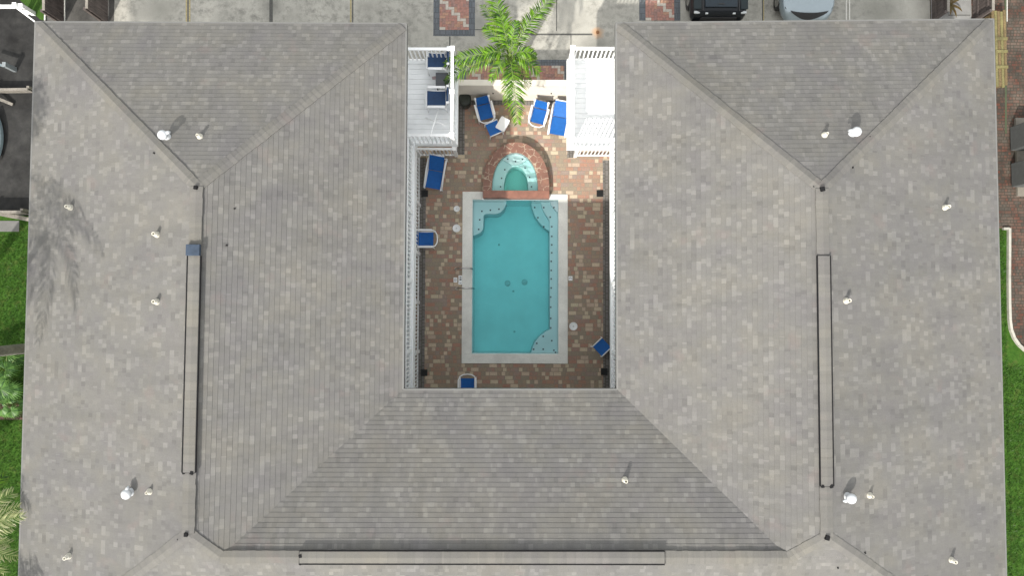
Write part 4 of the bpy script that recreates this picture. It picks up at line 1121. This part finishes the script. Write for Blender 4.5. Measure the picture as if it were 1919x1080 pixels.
def bush_tree(x, y, h_, r_, lab, seed, n=5200, lean=0):
    t = empty('shade_tree', (x, y, 0)); tag(t, lab, 'tree'); rnd = random.Random(seed)
    b = MB(); b.tube([(0, 0, 0), (lean*.35, .05, h_*.4), (lean*.75, .1, h_*.75)], [.16, .12, .07], 10)
    for k in range(6):
        a_ = k*1.05; b.tube([(lean*.45, .05, h_*.5), (lean+math.cos(a_)*r_*.6, math.sin(a_)*r_*.6, h_*.85)], [.07, .02], 6)
    b.build('trunk', M['trunk'], t)
    c_ = MB(); cl = [(Vector((lean+rnd.gauss(0, r_*.45), rnd.gauss(0, r_*.45), h_+rnd.gauss(0, r_*.25))), r_*rnd.uniform(.25, .45)) for _ in range(14)]
    for i in range(n):
        cc, rr = rnd.choice(cl); v = Vector((rnd.gauss(0, 1), rnd.gauss(0, 1), rnd.gauss(0, 1))).normalized()*rr*rnd.random()**.4
        p = cc+v; a1 = Vector((rnd.gauss(0, 1), rnd.gauss(0, 1), rnd.gauss(0, .5))).normalized()*.09; a2 = a1.cross(Vector((rnd.random(), rnd.random(), 1))).normalized()*.05
        vv = rnd.random(); c_.face([p-a1, p-a2, p+a1, p+a2], [(0, vv), (.5, vv), (1, vv), (.5, vv)])
    c_.build('crown', M['leaf'], t)
M['leaf'] = mat_leaf('tree_leaf', (.03, .08, .012), (.09, .16, .03))
bush_tree(-19.2, .3, 10.0, 2.0, 'tall bushy green tree west of the asphalt drive', 9, 9000, 2.5)

# fan palm shrub by the left edge
def fan_shrub(px, py, lab, seed, sc_=1.0, nleaf=16, reach=.75):
    q = P(px, py, 0); t = empty('fan_palm', (q.x, q.y, 0)); tag(t, lab, 'plant', 'low fan palms by the left lawn'); rnd = random.Random(seed)
    for k in range(nleaf):
        a_ = 6.283*k/nleaf+rnd.uniform(-.2, .2); rr = reach*rnd.uniform(.35, 1)*sc_; z_ = sc_*(1.15-.5*rr+rnd.uniform(-.1, .25))
        hub = Vector((math.cos(a_)*rr, math.sin(a_)*rr, z_)); b = MB(); b.mi = 1; b.tube([(0, 0, 0), hub*.6+Vector((0, 0, .1)), hub], [.015, .012, .01], 5); b.mi = 0
        tilt = Vector((math.cos(a_), math.sin(a_), -.5)).normalized(); side = tilt.cross(Vector((0, 0, 1))).normalized()
        m = 18
        for i in range(m):
            th = R(-115+230*i/(m-1)); d = (tilt*math.cos(th)+side*math.sin(th)).normalized(); L = .42*sc_*rnd.uniform(.85, 1.05)*(1-.25*abs(th)/2)
            wv = d.cross(Vector((0, 0, 1))).normalized()*.024; v = rnd.random()
            mid = hub+d*L*.6+Vector((0, 0, .02)); e_ = hub+d*L+Vector((0, 0, -.06))
            b.face([hub, mid-wv, e_, mid+wv], [(0, v), (.4, v), (.8, v), (.4, v)])
        b.build('leaf', [M['palm_dk'], M['rachis']], t)
M['palm_dk'] = mat_leaf('fan_palm_green', (.03, .095, .018), (.12, .25, .05), (.20, .28, .08))
fan_shrub(20, 704, 'broad fan palm just below the grey path at the left edge', 4, 1.15, 18, .8)
fan_shrub(38, 752, 'smaller fan palm against the roof edge above the mulch bed', 8, .85, 13, .6)
q = P(15, 768, 0)
mul = MB(); rnd = random.Random(3)
for i in range(500):
    x, y = q.x+rnd.uniform(-.5, .75), q.y+rnd.uniform(-.32, .30); a_ = rnd.uniform(0, 3.14)
    mul.box((-.035, -.012, 0), (.035, .012, .012), Matrix.Translation((x, y, rnd.uniform(-.01, .03))) @ Matrix.Rotation(a_, 4, 'Z'))
o = mul.build('mulch', simple('brown_mulch', (.10, .06, .045), .9, var=.4, scale=8)); o['kind'] = 'stuff'
sheet('mulch_bed', rect(q.x-.6, q.y-.36, q.x+.85, q.y+.34), -.012, simple('mulch_soil', (.07, .045, .035), .95))
a = P(-60, 434, 0); c = P(36, 414, 0)
sheet('concrete_pad', rect(a.x, a.y, c.x, c.y), -.004, mat_concrete('pad_concrete', (.14, .14, .135), .2))

# ================================================================== fences
wood_g = mat_wood('weathered_fence_wood', (.17, .155, .135)); wood_d = mat_wood('dark_fence_wood', (.075, .06, .055))
def fence(p0, p1, h_, mat, lab, board=.14, face=None):
    p0, p1 = Vector((p0.x, p0.y, 0)), Vector((p1.x, p1.y, 0)); d = p1-p0; L = d.length; ang = math.atan2(d.y, d.x)
    t = empty('wooden_fence', p0, ang); tag(t, lab, 'fence')
    b = MB(); n = int(L/board); rnd = random.Random(int(L*10))
    for i in range(n): b.box((L*i/n+.004, -.011, .04), (L*(i+1)/n-.004, .011, h_+rnd.uniform(-.015, .015)))
    b.build('boards', mat, t)
    for z in (.3, h_-.25):
        r_ = MB(); r_.box((0, .012, z), (L, .05, z+.07)); r_.build('rail', mat, t)
    k = MB(); k.box((0, -.035, h_+.017), (L, .055, h_+.04)); k.build('cap', wood_g, t)
    m = int(L/1.9)+1
    for i in range(m+1):
        s_ = MB(); x = L*i/m; s_.box((x-.045, .051, 0), (x+.045, .13, h_+.03)); s_.build('post', mat, t)
    return t
fa0, fa1 = P(121, 44, 0), P(121, -120, 0)
fence(fa0, fa1, 1.05, wood_d, 'dark brown wooden fence beside the green lawn at the upper left corner')
fb0, fb1 = P(203, 44, 0), P(203, -120, 0)
fence(fb0, fb1, 1.2, wood_d, 'dark grey fence between the side path and the parking concrete')
strip('fence_kerb', (121.5, 50), (121.5, -80), .05, M['whitepaint'], .012)
strip('fence_kerb', (84, 38), (88, -80), .05, M['whitepaint'], .012)
fence(P(1745, 44, 0), P(1745, -120, 0), .95, wood_d, 'dark wooden fence at the right end of the parking row')
fence(P(1822, 44, 0), P(1822, -120, 0), 1.05, wood_d, 'dark wooden fence nearest the brick driveway at the upper right')
sheet('side_walk', rect(P(1776, 20, 0).x-.6, P(1776, 45, 0).y-.5, P(1822, 20, 0).x-.03, 40), .002, mat_concrete('walk_concrete', (.21, .21, .205), .3))
strip('expansion_joint', (1777, 28), (1818, 28), .03, M['jointdark'], .008)
fence(P(-80, 176, 0), P(66, 174, 0), .35, wood_g, 'low grey wooden fence crossing the dark asphalt on the left')
fence(P(-80, 402, 0), P(60, 402, 0), .5, wood_g, 'weathered wooden fence between the asphalt and the lawn on the left')
# leaning boards below the fences
t = empty('timber_beam', P(20, 405, 0)); b = MB(); b.beam(P(-15, 398, .35)-Vector(t.location), P(58, 412, .12)-Vector(t.location), .14, .05); b.build('beam_body', wood_g, t); tag(t, 'grey board lying slanted below the weathered fence on the left', 'board')
t = empty('timber_beam', P(20, 190, 0)); b = MB(); b.beam(P(-20, 178, .3)-Vector(t.location), P(24, 196, .06)-Vector(t.location), .10, .06); b.build('beam_body', wood_g, t); tag(t, 'grey board leaning off the low fence on the dark asphalt', 'board')
# white rail in the corner
t = empty('white_rail_fence', P(28, 12, 0)); O = Vector(t.location); tag(t, 'white rail with bright post caps at the upper left corner', 'fence')
for nm, p, q, w_ in (('rail', P(-60, 12, .6), P(28, 12, .6), .12), ('rail', P(32, 15, .6), P(68, 42, .6), .045)):
    b = MB(); b.beam(p-O, q-O, w_, .06); b.build(nm, M['white'], t, bevel=.01)
for px, py in ((27, 8), (39, 10)):
    q = P(px, py, .65)-O; b = MB(); b.box((q.x-.07, q.y-.07, 0), (q.x+.07, q.y+.07, .68)); b.build('post', M['white'], t, bevel=.01)
pl = [P(40, 0), P(18, -60), P(-60, -60), P(-60, 5), P(30, 14), P(70, 44), P(80, 36)]
# small pale truss seen at the left edge
t = empty('metal_frame', P(2, 126, 0)); O = Vector(t.location); tag(t, 'pale blue grey metal arm on the asphalt at the left edge', 'frame')
b = MB(); b.beam(P(-30, 112, .5)-O, P(9, 124, .5)-O, .08, .06); b.build('arm', simple('pale_metal', (.13, .16, .17), .5), t)
b = MB(); b.box((P(9, 121, .5).x-O.x-.06, P(9, 121, .5).y-O.y-.08, 0), (P(9, 121, .5).x-O.x+.06, P(9, 121, .5).y-O.y+.08, .55)); b.build('foot', simple('pale_metal_foot', (.18, .2, .21), .5), t)
# pale canoe-like hull seen at the very left
t = empty('boat_hull', P(-6, 262, 0)); tag(t, 'slate blue hull tip lying on the asphalt at the left edge', 'boat'); b = MB()
for i in range(14):
    pass
ring = []
for i in range(13):
    s_ = i/12; y = -.9+1.8*s_; w_ = .33*math.sin(math.pi*min(1, .04+s_*.93))**.6
    ring.append([(w_*math.cos(a_), y, .12+.22*max(0, math.sin(a_))) for a_ in [math.pi*k/8 for k in range(9)]])
for A, B in zip(ring, ring[1:]):
    for k in range(8): f = b.face([A[k], A[k+1], B[k+1], B[k]]); f.smooth = True
b.build('hull', simple('slate_paint', (.13, .17, .19), .4), t)
b = MB(); b.tube([(0, -.88, .3), (0, 0, .38), (0, .88, .3)], .02, 8); b.build('keel', simple('pale_keel', (.3, .34, .35), .4), t)

# stack of yellow-green timber at the upper right
t = empty('timber_bench', P(1876, 95, 0)); O = Vector(t.location); tag(t, 'long yellow green timber bench between the roof corner and the brick driveway', 'bench')
wy = mat_wood('yellow_timber', (.13, .115, .045)); wy2 = mat_wood('brown_timber', (.115, .082, .036))
xs = P(1862, 90, .45).x-O.x-.05, P(1887, 90, .45).x-O.x
y0_, y1_ = P(1875, 165, .45).y-O.y, P(1875, 16, .45).y-O.y
k = 5
for i in range(k):
    xa, xb = xs[0]+(xs[1]-xs[0])*i/k, xs[0]+(xs[1]-xs[0])*(i+1)/k
    b = MB(); b.box((xa+.008, y0_+random.uniform(0, .12), .40), (xb-.008, y1_-random.uniform(0, .15), .45)); b.build('plank', wy if i % 2 else wy2, t)
for y in (y0_+.2, (y0_+y1_)/2, y1_-.2):
    b = MB(); b.box((xs[0]+.02, y-.05, .0), (xs[1]-.02, y+.05, .398)); b.build('trestle', wy2, t)
for y in (y0_+.75, y0_+1.3, y0_+1.75):
    b = MB(); b.box((xs[0]+.1, y-.05, .451), (xs[1]+.01, y+.05, .48)); b.build('cross_batten', wy, t)
strip('drive_edge', (1887, 40), (1887, -60), .03, M['whitepaint'], .01)
strip('drive_edge', (1885, 250), (1884, -60), .06, simple('mossy_joint', (.045, .06, .03), .9), .006)

# air conditioners on a pad at the right edge
a, c = P(1904, 368, 0), P(1980, 222, 0)
t = empty('equipment_pad', ((a.x+c.x)/2, (a.y+c.y)/2, 0)); b = MB(); b.box((a.x-t.location.x, a.y-t.location.y, -.01), (c.x-t.location.x, c.y-t.location.y, .09)); b.build('pad_slab', mat_concrete('pad', (.17, .155, .13), .4), t, bevel=.01)
tag(t, 'pale concrete pad at the right edge carrying two grey units', 'pad')
def make_ac():
    t = empty('air_conditioner'); b = MB(); b.box((-.42, -.42, 0), (.42, .42, .72)); b.build('casing', simple('grey_metal_casing', (.06, .064, .064), .7), t, bevel=.02)
    b = MB(); b.lathe((0, 0, .722), [(.34, 0), (.34, .02), (.31, .02)], 28); b.build('fan_ring', M['ridge_dark'], t)
    b = MB()
    for r_ in (.08, .15, .22, .29): b.tube([(r_*math.cos(6.283*i/24), r_*math.sin(6.283*i/24), .755) for i in range(24)], .006, 5, closed=True)
    for i in range(6): b.beam((0, 0, .76), (.33*math.cos(i*1.047), .33*math.sin(i*1.047), .75), .012, .01)
    b.build('fan_grille', M['ridge_dark'], t); return t
ac = make_ac(); q = P(1940, 252, .7); ac.location = (q.x, q.y, .09); tag(ac, 'grey outdoor unit on the pad, the upper one at the right edge', 'air conditioner', 'grey outdoor units')
ac2 = copy_tree(ac); q = P(1942, 322, .7); ac2.location = (q.x, q.y, .09); tag(ac2, 'grey outdoor unit on the pad, the lower one at the right edge', 'air conditioner', 'grey outdoor units')
# bromeliad leaves by the right parking fence
q = P(1758, 12, 0); t = empty('bromeliad', (q.x+.25, q.y, 0)); tag(t, 'orange and green leafed plant beside the fence at the upper right', 'plant')
rnd = random.Random(4)
for k in range(9):
    a_ = rnd.uniform(0, 6.28); b = MB(); L = rnd.uniform(.35, .6); d = Vector((math.cos(a_), math.sin(a_), 0)); s_ = Vector((-d.y, d.x, 0))
    prev = None
    for i in range(6):
        u = i/5; c_ = d*L*u+Vector((0, 0, .15+.5*u-.45*u*u)); w_ = .055*(1-u)**.5+.004
        cur = (c_-s_*w_, c_+s_*w_)
        if prev: b.face([prev[0], prev[1], cur[1], cur[0]], [(u, .5)]*4)
        prev = cur
    b.build('leaf', M['brom'] if 'brom' in M else M.setdefault('brom', mat_leaf('bromeliad_leaf', (.11, .035, .012), (.10, .11, .03))), t)

# ================================================================== cars
def car(loc, rz, L, W, H, paint, label, style):
    t = empty('parked_car', loc, rz); tag(t, label, 'car', 'cars parked nose to the building')
    # local: front at y=0, rear at y=-L (the car points to +y)
    def prof(y):                # bonnet/deck height, belt height, half width at y
        s_ = -y/L
        if style == 'suv':
            hood = 1.00+.10*min(1, s_/.25); hw = W/2*(1-.10*max(0, 1-s_/.035)**1.5)
        else:
            hood = .70+.26*min(1, s_/.27)**.8; hw = W/2*(1-.30*max(0, 1-s_/.14)**2.2)
        if s_ > .93: hw *= 1-.12*((s_-.93)/.07)**2
        return hood, hw
    ys = [0, .02, .06, .12, .2, .3, .45, .62, .8, 1.0, 1.2, 1.5, 2.0, 2.6, 3.2, L-.6, L-.3, L-.1, L]
    b = MB(); rings = []
    for y in ys:
        hood, hw = prof(-y); k = min(1, (y+.02)/.22)**.5
        zl = .30; zf = hood*(.62+.38*k) if style != 'suv' else hood*(.80+.20*min(1, k*1.3))
        if y > L-.3: zf *= 1-.15*((y-(L-.3))/.3)
        crown = .045 if style != 'suv' else .03
        pr_ = [(-hw*.90, zl), (-hw*.985, zl+.18), (-hw, zf*.66), (-hw*.965, zf*.86), (-hw*.90, zf*.955), (-hw*.74, zf+crown*.2), (-hw*.4, zf+crown*.8), (0, zf+crown)]
        pr_ = pr_+[(-x, z) for x, z in pr_[-2::-1]]
        rings.append([b.bm.verts.new((x, -y, z)) for x, z in pr_])
    for A, B in zip(rings, rings[1:]):
        for i in range(len(A)-1): f = b.bm.faces.new([A[i], A[i+1], B[i+1], B[i]]); f.smooth = True
    f = b.bm.faces.new(rings[0][::-1]); f = b.bm.faces.new(rings[-1])
    body = b.build('body', paint, t)
    md = body.modifiers.new('sub', 'SUBSURF'); md.levels = 1; md.render_levels = 2
    # cabin
    y0, y1, y2, y3 = (1.25, 1.75, L-1.0, L-.35) if style != 'suv' else (1.45, 1.75, L-.5, L-.15)
    hb = prof(-y0)[0]+.02; g = MB()
    lo = [(-W*.43, -y0), (W*.43, -y0), (W*.43, -y3), (-W*.43, -y3)]; hi = [(-W*.34, -y1), (W*.34, -y1), (W*.34, -y2), (-W*.34, -y2)]
    for i in range(4):
        j = (i+1) % 4; g.face([(*lo[i], hb-.1), (*lo[j], hb-.1), (*hi[j], H-.05), (*hi[i], H-.05)])
    g.build('windows', M['glass'], t)
    g = MB(); g.prism([(x*1.02, y) for x, y in hi], H-.052, H); g.build('cabin_roof', paint, t, bevel=.04)
    for sx in (-1, 1):
        for y in (.82, L-.85):
            r_ = .33 if style != 'suv' else .39
            k = MB(); k.lathe((0, 0, 0), [(r_*.6, -.1), (r_*.96, -.1), (r_, -.06), (r_, .06), (r_*.96, .1), (r_*.6, .1)], 26); wv = k.build('wheel', M['black'], t)
            wv.location = (sx*(W/2-.11), -y, r_); wv.rotation_euler = (0, R(90), 0)
            k = MB(); k.lathe((0, 0, 0), [(r_*.58, -.104), (r_*.58, .104)], 20); k.build('rim', M['chrome'], wv)
        g = MB(); g.box((sx*(W/2+.09)-.1, -1.62, hb-.02), (sx*(W/2+.09)+.1, -1.5, hb+.13)); g.build('wing_mirror', paint, t, bevel=.03)
    return t, prof
M['carblack'] = simple('black_car_paint', (.004, .006, .009), .3, var=.1, spec=.3)
M['carblue'] = simple('pale_blue_car_paint', (.27, .32, .35), .3, metal=.45, var=.03, coat=.5)
M['lamp'] = simple('headlamp_lens', (.45, .47, .48), .15, var=.2)
q = P(1347.5, 31, .8); t, pf = car((q.x, q.y, 0), R(180), 4.4, 1.93, 1.78, M['carblack'], 'black off road car parked on the left, with square front wings', 'suv')
t.name = 'parked_car'
k = MB(); k.box((-.62, -.04, .38), (.62, .035, .80)); k.build('grille', M['black'], t, bevel=.01)
k = MB(); k.box((-.86, .01, .32), (.86, .16, .52)); k.build('bumper', M['black'], t, bevel=.03)
for sx in (-1, 1):
    k = MB(); k.box((sx*.80-.10, -.14, .90), (sx*.80+.10, -.05, .975)); k.build('headlight', M['lamp'], t, bevel=.02)
    k = MB(); k.box((sx*.47-.05, -.09, .93), (sx*.47+.05, -.02, .985)); k.build('marker_light', M['lamp'], t, bevel=.015)
    k = MB(); k.box((sx*.62-.018, -1.3, 1.03), (sx*.62+.018, -.10, 1.055)); k.build('bonnet_seam', M['black'], t)
    k = MB(); k.box((sx*.80-.13, -1.3, 1.0), (sx*.80+.13, -.16, 1.06)); k.build('wing_panel', simple('dark_green_black_paint', (.006, .014, .017), .3, spec=.35), t, bevel=.03)
k = MB(); k.box((-.55, -1.25, 1.07), (.55, -.22, 1.095)); k.build('bonnet', simple('dark_blue_black_paint', (.010, .020, .030), .3, spec=.4), t, bevel=.05)
k = MB(); k.box((-.10, -.34, 1.096), (.10, -.30, 1.105)); k.build('bonnet_latch', M['black'], t)
q = P(1513, 38, .62); t, pf = car((q.x, q.y, 0), R(180), 4.5, 1.90, 1.46, M['carblue'], 'pale silver blue saloon car parked nose in on the right of the black one', 'sedan')
def bow(name, m, x1, z0, z1, y0, dep, n=12, off=.0):
    k = MB(); pts = [(-x1+2*x1*i/n) for i in range(n+1)]
    yy = lambda x: y0-dep*(abs(x)/x1)**2.2
    for a_, c_ in zip(pts, pts[1:]):
        k.face([(a_, yy(a_)+.10, z0), (c_, yy(c_)+.10, z0), (c_, yy(c_), z1), (a_, yy(a_), z1)])
    k.build(name, m, t)
k = MB(); rows = []
for j in range(4):
    yb2 = .03+.055*j; row = []
    for i in range(13):
        x = -.66+1.32*i/12; y = yb2*(1-.55*(abs(x)/.66)**2)+.19*(abs(x)/.66)**2; kk = min(1, (y+.02)/.22)**.5
        zz = pf(-y)[0]*(.62+.38*kk)+.02+.035*(1-(abs(x)/.9)**2)
        row.append(k.bm.verts.new((x*(1-.03*(3-j)), -y+.012, zz)))
    rows.append(row)
for A_, B_ in zip(rows, rows[1:]):
    for i in range(12): k.bm.faces.new([A_[i], A_[i+1], B_[i+1], B_[i]])
k.build('grille', M['black'], t)
bow('front_lip', M['carblue'], .60, .30, .40, .06, .14)
for sx in (-1, 1):
    k = MB(); k.face([(sx*.66, -.16, .665), (sx*.80, -.34, .70), (sx*.84, -.42, .79), (sx*.70, -.24, .735)] if sx > 0 else [(sx*.70, -.24, .735), (sx*.84, -.42, .79), (sx*.80, -.34, .70), (sx*.66, -.16, .665)]); k.build('headlight', M['black'], t)
k = MB(); k.box((-.16, .06, .42), (.16, .09, .50)); k.build('number_plate', M['whitepaint'], t)
